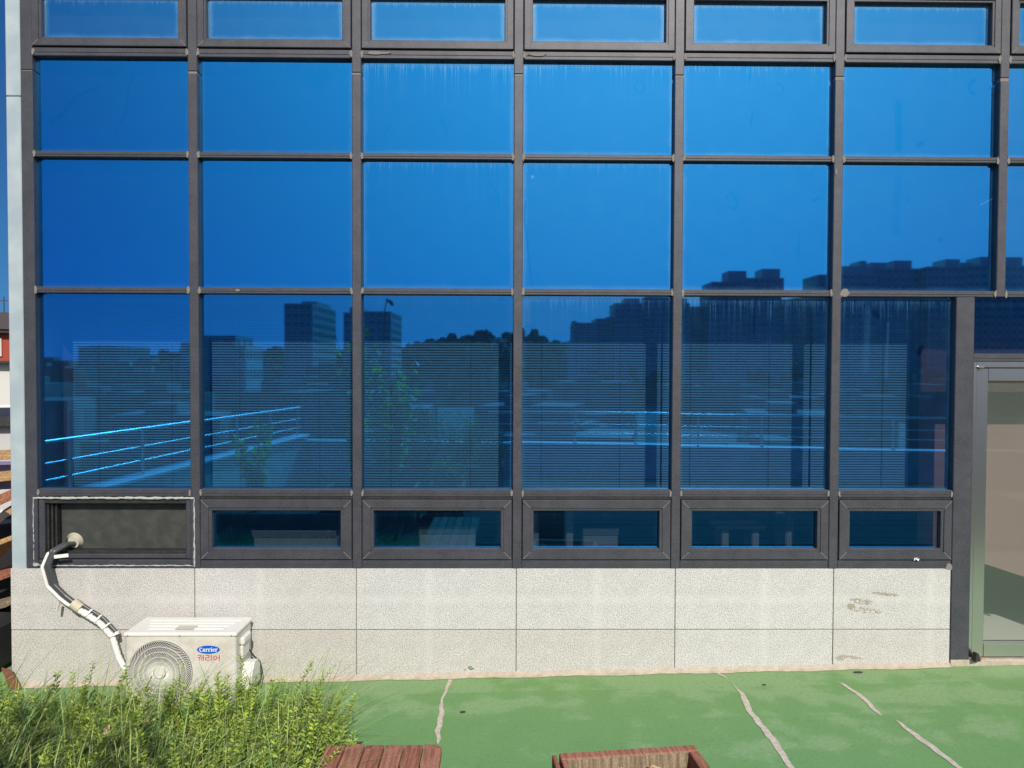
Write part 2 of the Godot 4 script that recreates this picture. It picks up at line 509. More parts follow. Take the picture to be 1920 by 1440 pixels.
func glass(w: float, h: float, seed_: int, base: float, rim: float, drip: float, strokes := [], alpha := 0.66, tint := Color(0.004, 0.285, 0.77)) -> ORMMaterial3D:
	# blue mirror glass; the maps say where dust lies on it (less mirror, more matt) and where it has been wiped off
	var W := 256
	var H := maxi(48, int(W * h / w))
	var n1 := noise(0.018, seed_, 4).get_image(W, H, false, false, false).get_data()
	var n2 := noise(0.35, seed_ + 1, 2).get_image(W, H, false, false, false).get_data()
	var n3 := noise(0.05, seed_ + 2, 3)
	var col := []
	for x in W:
		var s := n3.get_noise_2d(x * 3.0, 7.0) * 0.5 + 0.5
		var t := n3.get_noise_2d(x * 11.0, 90.0) * 0.5 + 0.5
		col.append([0.035 + drip * (0.10 * s * s + 0.45 * pow(t, 5.0)), smoothstep(0.62, 0.8, t)])
	var wipe := PackedFloat32Array()
	wipe.resize(W * H)
	for st in strokes:                                            # [points in metres from the top left corner, half width, how much is wiped off (+) or smeared on (-)]
		var pts := []
		var lo := Vector2(99, 99)
		var hi := Vector2(-99, -99)
		for p in st[0]:
			var q := Vector2(p[0], p[1])
			pts.append(q)
			lo = lo.min(q); hi = hi.max(q)
		if pts.size() == 1: pts.append(pts[0] + Vector2(0.001, 0))
		var r: float = st[1]
		for y in range(clampi(int((lo.y - 2 * r) / h * H), 0, H), clampi(int((hi.y + 2 * r) / h * H) + 1, 0, H)):
			for x in range(clampi(int((lo.x - 2 * r) / w * W), 0, W), clampi(int((hi.x + 2 * r) / w * W) + 1, 0, W)):
				var d := near_stroke(Vector2((x + 0.5) * w / W, (y + 0.5) * h / H), pts)
				var e: float = smoothstep(r * 1.3, r * 0.5, d + 0.6 * r * (n2[y * W + x] / 255.0 - 0.5)) * st[2]
				if absf(e) > absf(wipe[y * W + x]): wipe[y * W + x] = e
	var alb := PackedByteArray()
	alb.resize(W * H * 4)
	var orm := PackedByteArray()
	orm.resize(W * H * 3)
	for y in H:
		var ym := (y + 0.5) * h / H
		for x in W:
			var i := y * W + x
			var xm := (x + 0.5) * w / W
			var a := n1[i] / 255.0
			var f := n2[i] / 255.0
			var e := minf(minf(xm, w - xm), (h - ym))
			var k: float = base * (0.85 + 0.3 * a)
			var cx: Array = col[x]
			k += rim * smoothstep(cx[0], 0.0, ym) * (0.35 + 0.9 * f)
			k += 0.8 * rim * smoothstep(0.030 + 0.022 * f + 0.02 * a, 0.0, e) * (0.25 + 0.8 * f)
			k += 0.35 * rim * drip * cx[1] * smoothstep(h * 0.7, 0.0, ym) * a
			var wp := wipe[i]
			k = k * (1.0 - 0.9 * wp) if wp > 0 else k - wp * 0.22
			k = clampf(k, 0, 0.8)
			var c := tint.lerp(Color(0.26, 0.52, 0.80), clampf(k * 2.2, 0, 1)).linear_to_srgb()
			alb[i * 4] = int(c.r * 255); alb[i * 4 + 1] = int(c.g * 255); alb[i * 4 + 2] = int(c.b * 255)
			alb[i * 4 + 3] = int(clampf(lerpf(alpha, 1.0, k), 0, 1) * 255)
			orm[i * 3] = int(clampf((0.55 + 1.2 * k) * (1.0 - 0.6 * maxf(wp, 0)) * (0.92 + 0.16 * a), 0, 1) * 255)
			orm[i * 3 + 1] = 5
			orm[i * 3 + 2] = int((1.0 - k) * 255)
	var m := ORMMaterial3D.new()
	m.transparency = BaseMaterial3D.TRANSPARENCY_ALPHA
	m.albedo_texture = ImageTexture.create_from_image(Image.create_from_data(W, H, false, Image.FORMAT_RGBA8, alb))
	var ot := ImageTexture.create_from_image(Image.create_from_data(W, H, false, Image.FORMAT_RGB8, orm))
	m.orm_texture = ot
	m.clearcoat_enabled = true
	m.clearcoat = 0.12
	m.clearcoat_roughness = 0.42
	m.clearcoat_texture = ot
	m.texture_repeat = false
	return m

func pane(parent: Node, x0: float, y0: float, x1: float, y1: float, z: float, m: Material, called := "glass_pane") -> MeshInstance3D:
	var b := MB.new()
	b.mapped = true
	var o := Vector3((x0 + x1) / 2, (y0 + y1) / 2, z)
	b.quad(Vector3(x0, y0, z) - o, Vector3(x1, y0, z) - o, Vector3(x1, y1, z) - o, Vector3(x0, y1, z) - o)
	var p := put(called, b, m, parent)
	p.position = o
	p.rotation = Vector3(rng.randf_range(-0.0011, 0.0011), rng.randf_range(-0.0011, 0.0011), 0)
	return p

# ---------------------------------------------------------------- the office building
const MC := [-3.469, -2.272, -1.082, 0.1015, 1.280, 2.460, 3.683, 4.87, 6.06]     # mullion centres
const HW := 0.034
func bay(c: int) -> Vector2:
	return Vector2(MC[c] + (0.042 if c == 0 else HW), MC[c + 1] - HW)

func bar(called: String, parent: Node, x0: float, y0: float, x1: float, y1: float, z0: float, z1: float, b := 0.0045, m: Material = null) -> MeshInstance3D:
	var q := MB.new()
	var o := Vector3((x0 + x1) / 2, y0, (z0 + z1) / 2)
	q.bbox(x0 - o.x, 0, z0 - o.z, x1 - o.x, y1 - y0, z1 - o.z, b)
	var p := put(called, q, m if m else M.frame, parent)
	p.position = o
	return p

func transom(parent: Node, x0: float, x1: float, y0: float, y1: float, z := 0.044) -> void:
	# a flat cap with a fine lip along its middle
	var q := MB.new()
	q.bbox(x0, y0, -0.06, x1, y1, z, 0.0045)
	var ym := lerpf(y0, y1, 0.45)
	q.bbox(x0, ym - 0.0018, z - 0.002, x1, ym + 0.0018, z + 0.0035, 0.001)
	put("transom", q, M.frame, parent)

func smear(parent: Node, x: float, y: float, z: float, rx: float, ry: float, m: Material = null, called := "sealant_smear") -> void:
	var poly := PackedVector2Array()
	for k in 11:
		var a := TAU * k / 11
		var r := rng.randf_range(0.6, 1.15)
		poly.append(Vector2(cos(a) * rx * r, sin(a) * ry * r))
	var q := MB.new()
	q.prism(poly, -0.004, 0.0025)
	var o := put(called, q, m if m else M.sealant, parent)
	o.position = Vector3(x, y, z)

func sash(parent: Node, x0: float, y0: float, x1: float, y1: float, fw: float, m: Material, f := 0.058) -> Node3D:
	# an awning window: four mitred rails with a stepped face, and its pane
	var s := Node3D.new()
	s.name = "awning_window"
	parent.add_child(s, true)
	s.position = Vector3((x0 + x1) / 2, y0, 0)
	var W := (x1 - x0) / 2
	var H := y1 - y0
	var rings := [[0.0, f - 0.004], [0.004, f], [fw * 0.72, f], [fw * 0.72 + 0.002, f - 0.007], [fw - 0.004, f - 0.007], [fw, f - 0.011], [fw + 0.001, 0.006]]
	for side in 4:
		var q := MB.new()
		var at := func(e: float, z: float, k: int) -> Vector3:
			var g := 0.0008
			match side:
				0: return Vector3([-W + e + g, W - e - g][k], e, z)
				1: return Vector3(W - e, [e + g, H - e - g][k], z)
				2: return Vector3([W - e - g, -W + e + g][k], H - e, z)
				_: return Vector3(-W + e, [H - e - g, e + g][k], z)
		q.quad(at.call(0.0, 0.0, 0), at.call(0.0, 0.0, 1), at.call(0.0, rings[0][1], 1), at.call(0.0, rings[0][1], 0))
		for i in rings.size() - 1:
			q.quad(at.call(rings[i][0], rings[i][1], 0), at.call(rings[i][0], rings[i][1], 1), at.call(rings[i + 1][0], rings[i + 1][1], 1), at.call(rings[i + 1][0], rings[i + 1][1], 0))
		put("sash_rail", q, M.frame, s)
	if m:
		var p := pane(s, -W + fw - 0.002, fw - 0.002, W - fw + 0.002, H - fw + 0.002, 0.012, m)
		p.rotation = Vector3.ZERO
	# pale sealant in the mitres
	for k in 4:
		var q := MB.new()
		var sx := -1.0 if k & 1 else 1.0
		var ax := W * sx
		var ay := H if k & 2 else 0.0
		var dy := -1.0 if k & 2 else 1.0
		var L := fw * 0.70
		var n := Vector3(0.0014, 0.0014 * sx * dy, 0)
		var a := Vector3(ax - sx * 0.004, ay + dy * 0.004, f + 0.0006)
		var b := Vector3(ax - sx * L, ay + dy * L, f + 0.0006)
		if sx * dy > 0: n = Vector3(0.0013, 0.0013, 0)
		else: n = Vector3(0.0013, -0.0013, 0)
		q.quad(a - n, b - n, b + n, a + n) if (b - n - a + n).cross(n).z > 0 else q.quad(a + n, b + n, b - n, a - n)
		put("mitre_sealant", q, M.sealant, s)
	return s

func build_office() -> void:
	var B := thing("office_building", "office building front of blue mirror glass in dark metal frames over a pale stone base", "building")
	# ---- shell: side walls, roof, back wall, floor, ceiling and the dark panels behind the upper glass
	var sh := MB.new()
	sh.box(-3.60, 0.78, -6.0, -3.52, 6.4, 0.0)
	sh.box(6.2, -0.2, -6.0, 6.45, 6.4, 0.04)
	sh.box(-3.52, -0.2, -6.0, 6.2, 6.4, -5.8)
	sh.box(-3.60, 6.4, -6.0, 6.45, 6.6, 0.06)
	put("outer_wall", sh, M.cladding, B)
	var base := MB.new()
	base.box(-3.60, -0.3, -6.0, -3.50, 0.78, 0.0)
	put("side_base_wall", base, M.stone, B)
	var inn := MB.new()
	inn.box(-3.52, 2.83, -5.8, 6.2, 2.95, -0.11)
	inn.box(-3.52, 0.0, -4.4, 6.2, 2.83, -4.3)
	put("room_wall", inn, M.interior, B)
	var fl := MB.new()
	fl.box(-3.50, -0.3, -5.8, 6.2, 0.075, -0.02)
	put("room_floor", fl, M.interior_floor, B)
	var bk := MB.new()
	bk.box(-3.52, 2.83, -0.11, 6.2, 6.4, -0.075)
	put("spandrel_and_added_panel", bk, M.backing, B)
	var low := MB.new()
	low.box(-3.50, -0.3, -0.12, 3.36, 0.79, 0.0)
	put("base_core", low, M.grout, B)

	# ---- stone facing, each slab its own piece
	var jx := [-3.628, -2.280, -1.0885, 0.097, 1.281, 2.466, 3.348]
	for c in 6:
		for r in 2:
			var x0: float = jx[c] + (0.0 if c == 0 else 0.003)
			var x1: float = jx[c + 1] - 0.003
			var q := MB.new()
			var y0 := 0.325 if r else floor_y((x0 + x1) / 2) - 0.06
			var y1 := 0.778 if r else 0.319
			q.bbox(x0, y0, -0.02, x1, y1, 0.05 + rng.randf_range(-0.0012, 0.0012), 0.002)
			put("stone_slab", q, [M.stone_b, M.stone_c, M.stone, M.stone, M.stone, M.stone_c][c] if r else [M.stone_d, M.stone_d, M.stone_b, M.stone_b, M.stone_c, M.stone_b][c], B)
	var gr := MB.new()
	gr.box(-3.60, -0.3, 0.001, 3.345, 0.776, 0.041)
	put("grout_joint", gr, M.grout, B)
	# dirt splashed on the slabs, in grainy films of its own
	for d in [[2.86, 0.59, 0.10, 0.012], [2.68, 0.535, 0.09, 0.02], [2.70, 0.47, 0.13, 0.022], [2.60, 0.50, 0.03, 0.018], [2.60, 0.115, 0.085, 0.010], [2.52, 0.105, 0.025, 0.012]]:
		stain_flecks(B, d[0], d[1], d[2], d[3], M.stain, 110)
	stain_flecks(B, -0.24, 0.035, 0.022, 0.012, M.green_paint if M.has("green_paint") else paint_green(), 26)
	stain_flecks(B, -0.285, 0.025, 0.008, 0.005, M.green_paint, 6)
	# mortar fillet along the foot of the base
	var cv := MB.new()
	var px := -3.60
	while px < 3.34:
		var nx := minf(px + 0.06, 3.345)
		var e0 := 0.088 + 0.008 * sin(px * 9.0) + 0.004 * sin(px * 31.0)
		var e1 := 0.088 + 0.008 * sin(nx * 9.0) + 0.004 * sin(nx * 31.0)
		var y0 := floor_y(px)
		var y1 := floor_y(nx)
		cv.quad(Vector3(px, y0 + 0.012, 0.068), Vector3(nx, y1 + 0.012, 0.068), Vector3(nx, y1 + 0.032, 0.049), Vector3(px, y0 + 0.032, 0.049))
		cv.quad(Vector3(px, y0 + 0.003, e0), Vector3(nx, y1 + 0.003, e1), Vector3(nx, y1 + 0.012, 0.068), Vector3(px, y0 + 0.012, 0.068))
		px = nx
	put("mortar_fillet", cv, M.cove, B)

	# ---- corner cladding in stacked lengths
	for s in [[0.760, 4.225], [4.229, 6.42]]:
		bar("corner_cladding", B, -3.620, s[0], -3.515, s[1], -0.20, 0.050, 0.006, M.cladding)
	# ---- mullions, each spliced at one height
	for c in 9:
		var x: float = MC[c]
		var l := x - (0.042 if c == 0 else HW)
		var r := x + (0.042 if c == 0 else HW)
		var bottom := 0.781 if c < 6 else 2.808
		var zf := 0.050
		bar("mullion", B, l, bottom, r, 4.405 + rng.randf_range(-0.01, 0.01) - 0.012 * c * 0.3, -0.06, zf)
		bar("mullion", B, l, 4.418, r, 6.4, -0.06, zf)
		bar("splice_joint", B, l + 0.004, 4.36, r - 0.004, 4.43, -0.055, zf - 0.006, 0.001, M.sealant)
	# ---- rows of glass
	var pic := {
		"2_0": [[[[0.10, 0.47], [0.18, 0.40], [0.30, 0.27], [0.46, 0.21]], 0.010, 0.8], [[[0.16, 0.44], [0.30, 0.31], [0.45, 0.25]], 0.006, 0.6], [[[0.56, 0.54], [0.64, 0.40], [0.66, 0.25], [0.70, 0.12]], 0.008, 0.8], [[[0.53, 0.13]], 0.045, 0.35]],
		"2_1": [[[[0.85, 0.16]], 0.075, 0.5], [[[0.90, 0.13]], 0.04, 0.6]],
		"2_2": [[[[0.55, 0.30], [0.555, 0.34]], 0.006, 0.9], [[[0.57, 0.41], [0.60, 0.46], [0.62, 0.53]], 0.007, 0.9], [[[0.16, 0.56], [0.19, 0.49]], 0.008, 0.8]],
		"2_3": [[[[0.82, 0.16], [0.85, 0.13], [0.89, 0.15], [0.89, 0.20], [0.85, 0.22], [0.82, 0.19], [0.82, 0.16]], 0.006, 0.7]],
		"2_4": [[[[0.70, 0.14], [0.75, 0.17], [0.745, 0.22], [0.70, 0.23]], 0.008, 0.6], [[[0.505, 0.03], [0.50, 0.13]], 0.006, 0.9], [[[0.525, 0.35], [0.51, 0.45]], 0.007, 0.9]],
		"2_5": [[[[0.99, 0.11], [0.95, 0.14], [0.955, 0.19], [0.99, 0.21]], 0.012, 0.8], [[[0.43, 0.29], [0.44, 0.60]], 0.028, 0.7], [[[0.58, 0.58], [0.61, 0.56]], 0.016, 0.9], [[[1.10, 0.17], [1.13, 0.13]], 0.008, 0.9]],
		"3_0": [[[[0.65, 0.40], [0.78, 0.38], [0.95, 0.40]], 0.006, 0.6], [[[0.25, 0.42], [0.33, 0.47]], 0.012, 0.4]],
		"3_2": [[[[0.93, 0.16], [0.98, 0.22], [1.00, 0.31]], 0.006, 0.9], [[[0.60, 0.44], [0.66, 0.46]], 0.02, 0.4]],
		"3_3": [[[[0.03, 0.30], [0.02, 0.42], [0.04, 0.55], [0.06, 0.75], [0.08, 0.90]], 0.007, 0.9], [[[0.25, 0.42], [0.28, 0.39], [0.34, 0.42], [0.40, 0.44]], 0.006, 0.6], [[[0.08, 0.12]], 0.012, -0.7]],
		"3_4": [[[[0.33, 0.27], [0.37, 0.22], [0.42, 0.29], [0.40, 0.35], [0.34, 0.32]], 0.008, 0.7], [[[0.97, 0.28], [1.02, 0.26]], 0.012, 0.8], [[[0.875, 0.52], [0.87, 0.72]], 0.007, 0.8], [[[0.32, 0.66]], 0.012, 0.8]],
		"3_5": [[[[0.76, 0.56]], 0.018, 0.9], [[[0.50, 0.28], [0.52, 0.26]], 0.015, 0.6], [[[1.05, 0.30], [1.17, 0.24]], 0.004, -0.6], [[[0.44, 0.1], [0.43, 0.5]], 0.03, 0.35]],
		"4_2": [[[[0.66, 0.775]], 0.03, 0.9]],
		"4_4": [[[[0.55, 0.10], [0.55, 0.28]], 0.006, 0.9]],
		"4_5": [[[[0.61, 0.42], [0.63, 0.38]], 0.02, 0.95], [[[0.28, 0.12], [0.30, 0.15]], 0.02, 0.9], [[[0.22, 0.55], [0.23, 0.10]], 0.025, -0.25], [[[0.37, 0.60], [0.38, 0.20]], 0.012, -0.3]]}
	var ys := {1: [4.584, 5.03], 2: [3.838, 4.522], 3: [2.852, 3.795], 4: [1.368, 2.806], 5: [0.844, 1.312], 0: [5.09, 6.2]}
	for c in 8:
		var e := bay(c)
		# upper awning window
		sash(B, e.x + 0.005, 4.590, e.y - 0.005, 5.025, 0.064, glass(1.05, 0.30, 500 + c % 3, 0.05, 0.42, 0.2, [], 0.78) if c < 3 else upper_glass(c))
		if c < 3: M["upper_%d" % c] = (B.get_child(B.get_child_count() - 1).get_node("glass_pane") as MeshInstance3D).material_override
		for r in [2, 3]:
			var y: Array = ys[r]
			var key := "%d_%d" % [r, c]
			var lowdust: float = [0.012, 0.010, 0.012, 0.018, 0.020, 0.028, 0.05, 0.03][c]
			var m: Material = glass(e.y - e.x, y[1] - y[0], 100 * r + c, lowdust, (0.30 if r == 2 else 0.24) * [0.45, 0.55, 0.95, 1.0, 1.0, 0.95, 1.0, 1.0][c], [0.1, 0.15, 0.7, 0.5, 0.3, 0.15, 0.2][c % 7] * (1.0 if r == 2 else 0.5), pic.get(key, []), 0.90) if c < 7 else M["g%d" % r]
			M["g%d" % r] = m
			pane(B, e.x - 0.01, y[0] - 0.01, e.y + 0.01, y[1] + 0.01, 0.0, m)
		pane(B, e.x - 0.01, 5.08, e.y + 0.01, 6.2, 0.0, M.g3)
	for c in 6:
		var e := bay(c)
		if c == 5: e.y = 3.351
		var y: Array = ys[4]
		pane(B, e.x - 0.01, y[0] - 0.01, e.y + 0.01, y[1] + 0.01, 0.0, glass(e.y - e.x, y[1] - y[0], 700 + c, [0.026, 0.024, 0.026, 0.036, 0.042, 0.046][c], [0.05, 0.05, 0.07, 0.16, 0.24, 0.22][c], [0.2, 0.2, 0.4, 0.8, 1.0, 1.0][c], pic.get("4_%d" % c, []), 0.67))  # base dust is raised to stand in for haze over the mirrored town too
		if c > 0:
			if not M.has("lower_glass"): M.lower_glass = glass(1.0, 0.30, 900, 0.008, 0.06, 0.4, [], 0.70)
			sash(B, e.x + 0.006, 0.848, e.y - 0.006, 1.292, 0.082, M.lower_glass)
	# ---- transoms between the mullions
	for c in 8:
		var e := bay(c)
		for t in [[4.522, 4.584], [3.795, 3.838], [2.806, 2.852], [5.03, 5.09], [6.2, 6.26]]:
			transom(B, e.x + 0.0005, e.y - 0.0005, t[0], t[1])
			if t[0] < 5.0:
				smear(B, e.x + 0.006, (t[0] + t[1]) / 2, 0.0478, 0.012, 0.030)
				smear(B, e.y - 0.006, (t[0] + t[1]) / 2, 0.0478, 0.012, 0.030)
	for c in 6:
		var e := bay(c)
		if c == 5: e.y = 3.351
		transom(B, e.x + 0.0005, e.y - 0.0005, 1.312, 1.368)
		transom(B, e.x + 0.0005, e.y - 0.0005, 0.780, 0.842)
		bar("sash_stop", B, e.x, 1.294, e.y, 1.3115, -0.06, 0.040, 0.002, M.frame_dark)
		smear(B, e.x + 0.006, 1.34, 0.0478, 0.010, 0.026)
		smear(B, e.y - 0.006, 1.34, 0.0478, 0.010, 0.026)
	for s in [[0.24, 4.555, 0.07, 0.010], [-1.95, 2.83, 0.02, 0.012], [2.52, 2.83, 0.04, 0.03], [3.33, 0.79, 0.03, 0.03], [2.44, 3.72, 0.008, 0.03], [-0.92, 4.56, 0.09, 0.012]]:
		smear(B, s[0], s[1], 0.0485 if s[2] > 0.01 else 0.0525, s[2], s[3])

	# ---- sealed bay at the corner: recessed dull panel, tracks, hole cover and white silicone round the edge
	var e0 := bay(0)
	var bayw := Node3D.new()
	bayw.name = "sealed_window"
	B.add_child(bayw, true)
	bar("jamb", bayw, e0.x + 0.002, 0.848, e0.x + 0.045, 1.290, -0.05, 0.040)
	bar("jamb", bayw, e0.y - 0.040, 0.848, e0.y - 0.002, 1.290, -0.05, 0.040)
	bar("head", bayw, e0.x + 0.046, 1.258, e0.y - 0.041, 1.290, -0.05, 0.036, 0.003, M.frame_dark)
	bar("sill_track", bayw, e0.x + 0.046, 0.848, e0.y - 0.041, 0.882, -0.05, 0.032)
	bar("sill_track", bayw, e0.x + 0.046, 0.8825, e0.y - 0.041, 0.900, -0.05, 0.012, 0.002, M.frame_dark)
	for k in 3: bar("side_track", bayw, e0.x + 0.048 + 0.022 * k, 0.901, e0.x + 0.062 + 0.022 * k, 1.257, -0.06, 0.016 - 0.012 * k, 0.002, M.frame_dark)
	bar("panel", bayw, e0.x + 0.115, 0.902, e0.y - 0.042, 1.256, -0.070, -0.050, 0.001, M.panel_grey if M.has("panel_grey") else panel_grey())
	var si := MB.new()
	bead(si, e0.x - 0.030, 1.300, e0.y + 0.030, 1.300, 0.012)
	bead(si, e0.x - 0.030, 1.300, e0.x - 0.030, 0.800, 0.006)
	bead(si, e0.y + 0.026, 1.300, e0.y + 0.026, 0.790, 0.009)
	bead(si, e0.x + 0.0, 0.800, e0.y + 0.020, 0.800, 0.006)
	put("silicone_bead", si, M.silicone, bayw)
	smear(bayw, e0.x - 0.015, 0.808, 0.052, 0.022, 0.013, M.silicone, "silicone_blob")
	# ---- wide post, transom light and stainless door
	bar("door_post", B, 3.3515, floor_y(3.4) - 0.02, 3.490, 2.8055, -0.06, 0.052)
	pane(B, 3.48, 2.385, 4.60, 2.815, 0.0, M.g2 if false else glass(1.1, 0.43, 960, 0.02, 0.06, 0.8, [], 0.70))
	transom(B, 3.4905, 4.83, 2.328, 2.388)
	var D := Node3D.new()
	D.name = "glass_door"
	B.add_child(D, true)
	D.position = Vector3(3.4905, 0.10, 0)
	bar("door_frame", D, 0.001, -0.02, 0.026, 2.227, -0.05, 0.046, 0.002, M.brushed)
	bar("door_frame", D, 0.027, 2.187, 1.30, 2.227, -0.05, 0.046, 0.002, M.brushed)
	bar("door_frame", D, 1.275, -0.02, 1.30, 2.186, -0.05, 0.046, 0.002, M.brushed)
	bar("door_stile", D, 0.033, 0.006, 0.126, 2.180, -0.03, 0.030, 0.005, M.brushed)
	bar("door_stile", D, 1.170, 0.006, 1.268, 2.180, -0.03, 0.030, 0.005, M.brushed)
	bar("door_rail", D, 0.127, 2.085, 1.169, 2.180, -0.03, 0.028, 0.003, M.brushed)
	bar("door_rail", D, 0.127, 0.006, 1.169, 0.105, -0.03, 0.028, 0.003, M.brushed)
	bar("glazing_bead", D, 0.127, 0.1055, 1.169, 0.120, -0.01, 0.020, 0.002, M.brushed)
	var clear := StandardMaterial3D.new()
	clear.transparency = BaseMaterial3D.TRANSPARENCY_ALPHA
	clear.albedo_color = Color(0.8, 0.9, 0.85, 0.08)
	clear.roughness = 0.02
	pane(D, 0.125, 0.112, 1.171, 2.09, 0.004, clear).rotation = Vector3.ZERO
	bar("hinge", D, 0.028, 2.18, 0.075, 2.196, 0.03, 0.062, 0.004, M.steel)
	for k in 2:
		var hd := MB.new()
		hd.tube([Vector3(1.10, 0.75, 0.03), Vector3(1.10, 0.76, 0.075), Vector3(1.10, 1.35, 0.075), Vector3(1.10, 1.36, 0.03)] if k == 0 else [Vector3(1.10, 0.75, -0.03), Vector3(1.10, 0.76, -0.075), Vector3(1.10, 1.35, -0.075), Vector3(1.10, 1.36, -0.03)], [0.012, 0.012, 0.012, 0.012])
		put("handle", hd, M.steel, D)
	bar("threshold", B, 3.3515, floor_y(3.9) - 0.1, 4.9, 0.094, -0.1, 0.060, 0.004, M.cove)
	pane(B, 4.80, 0.2, 6.15, 2.80, 0.0, M.g3)
	bar("spandrel_and_added_panel", B, 4.82, 0.0, 6.19, 2.825, -0.11, -0.075, 0.001, M.backing)  # added unseen backing that keeps the sun out beside the door
	bar("door_post", B, 4.80, 0.0, 4.90, 2.8055, -0.06, 0.049)

func upper_glass(c: int) -> Material:
	return M["upper_%d" % (c % 3)]

func panel_grey() -> Material:
	var m := mat(1, 1, 1, 0.55)
	m.albedo_texture = ramp_tex(256, 256, [[tileable(256, 256, 0.02, 61), 0.5], [tileable(256, 256, 0.3, 62), 0.5]], Color(0.030, 0.034, 0.033), Color(0.062, 0.064, 0.060), 0.3, 0.8)
	triplanar(m, 0.8)
	M.panel_grey = m
	return m

func paint_green() -> Material:
	M.green_paint = mat(0.06, 0.17, 0.06, 0.7)
	return M.green_paint

func stain_flecks(parent: Node, x: float, y: float, rx: float, ry: float, m: Material, count: int) -> void:
	var q := MB.new()
	for k in count:
		var a := rng.randf() * TAU
		var r := sqrt(rng.randf())
		var p := Vector3(x + cos(a) * r * rx, y + sin(a) * r * ry - 0.12 * cos(a) * r * rx, 0.0522 + 0.00002 * k)
		var s := rng.randf_range(0.0012, 0.0036)
		var d := Vector3(s * rng.randf_range(1.0, 2.4), s * rng.randf_range(-0.3, 0.3), 0)
		var u := Vector3(0, s * rng.randf_range(0.4, 0.9), 0)
		q.quad(p - d - u, p + d - u, p + d + u, p - d + u)
	put("dirt_mark", q, m, parent)

func bead(q: MB, x0: float, y0: float, x1: float, y1: float, r: float) -> void:
	var pts := []
	var rad := []
	var L := Vector2(x1 - x0, y1 - y0).length()
	var n := int(L / 0.02) + 2
	for i in n + 1:
		var t := i / float(n)
		var j := Vector2(rng.randf_range(-1, 1), rng.randf_range(-1, 1)) * 0.0022
		pts.append(Vector3(lerpf(x0, x1, t) + j.x, lerpf(y0, y1, t) + j.y, 0.047))
		rad.append(r * rng.randf_range(0.45, 1.0))
	q.tube(pts, rad, 6)

# ---------------------------------------------------------------- blinds and things in the room
func build_blinds() -> void:
	var ed := [-3.43, -2.335, -1.135, 0.07, 1.265, 2.465, 3.275]
	var says := ["venetian blind with the blue glass tint put into its colour, behind the tall glass at the building corner, beside the sealed window", "venetian blind with the blue glass tint put into its colour, in the second tall bay from the building corner", "venetian blind with the blue glass tint put into its colour, in the tall bay where the leafy plants are mirrored", "venetian blind with the blue glass tint put into its colour, in the tall bay with the church spire mirrored above it", "venetian blind with the blue glass tint put into its colour, in the tall bay next to the narrow one", "narrow venetian blind with the blue glass tint put into its colour, in the bay beside the door post"]
	for k in 6:
		var x0: float = ed[k] + 0.008
		var x1: float = ed[k + 1] - 0.008
		var t := thing("venetian_blind", says[k], "blind", Vector3((x0 + x1) / 2, 1.285, -0.40), 0, "blinds hanging behind the tall panes")
		var W := (x1 - x0) / 2
		var q := MB.new()
		var pitch := 0.0206
		for i in 71:
			var y := 0.022 + pitch * i
			var sag := 0.0006 * sin(i * 1.7 + k)
			q.quad(Vector3(-W, y - 0.0078 + sag, 0.010), Vector3(W, y - 0.0078, 0.010), Vector3(W, y + 0.001, 0.005), Vector3(-W, y + 0.001 + sag, 0.005))
			q.quad(Vector3(-W, y + 0.001 + sag, 0.005), Vector3(W, y + 0.001, 0.005), Vector3(W, y + 0.0074, -0.005), Vector3(-W, y + 0.0074 + sag, -0.005))
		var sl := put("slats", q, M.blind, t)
		sl.set_meta("kind", "stuff")
		var hr := MB.new()
		hr.bbox(-W, 1.490, -0.018, W, 1.542, 0.018, 0.002)
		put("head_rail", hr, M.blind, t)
		var br := MB.new()
		br.bbox(-W, 0.0, -0.012, W, 0.012, 0.012, 0.003)
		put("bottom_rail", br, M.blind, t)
		for s in [-0.62, 0.45]:
			var cd := MB.new()
			cd.box(s * W - 0.0022, 0.012, 0.0115, s * W + 0.0022, 1.49, 0.0135)
			put("ladder_cord", cd, M.cord, t)

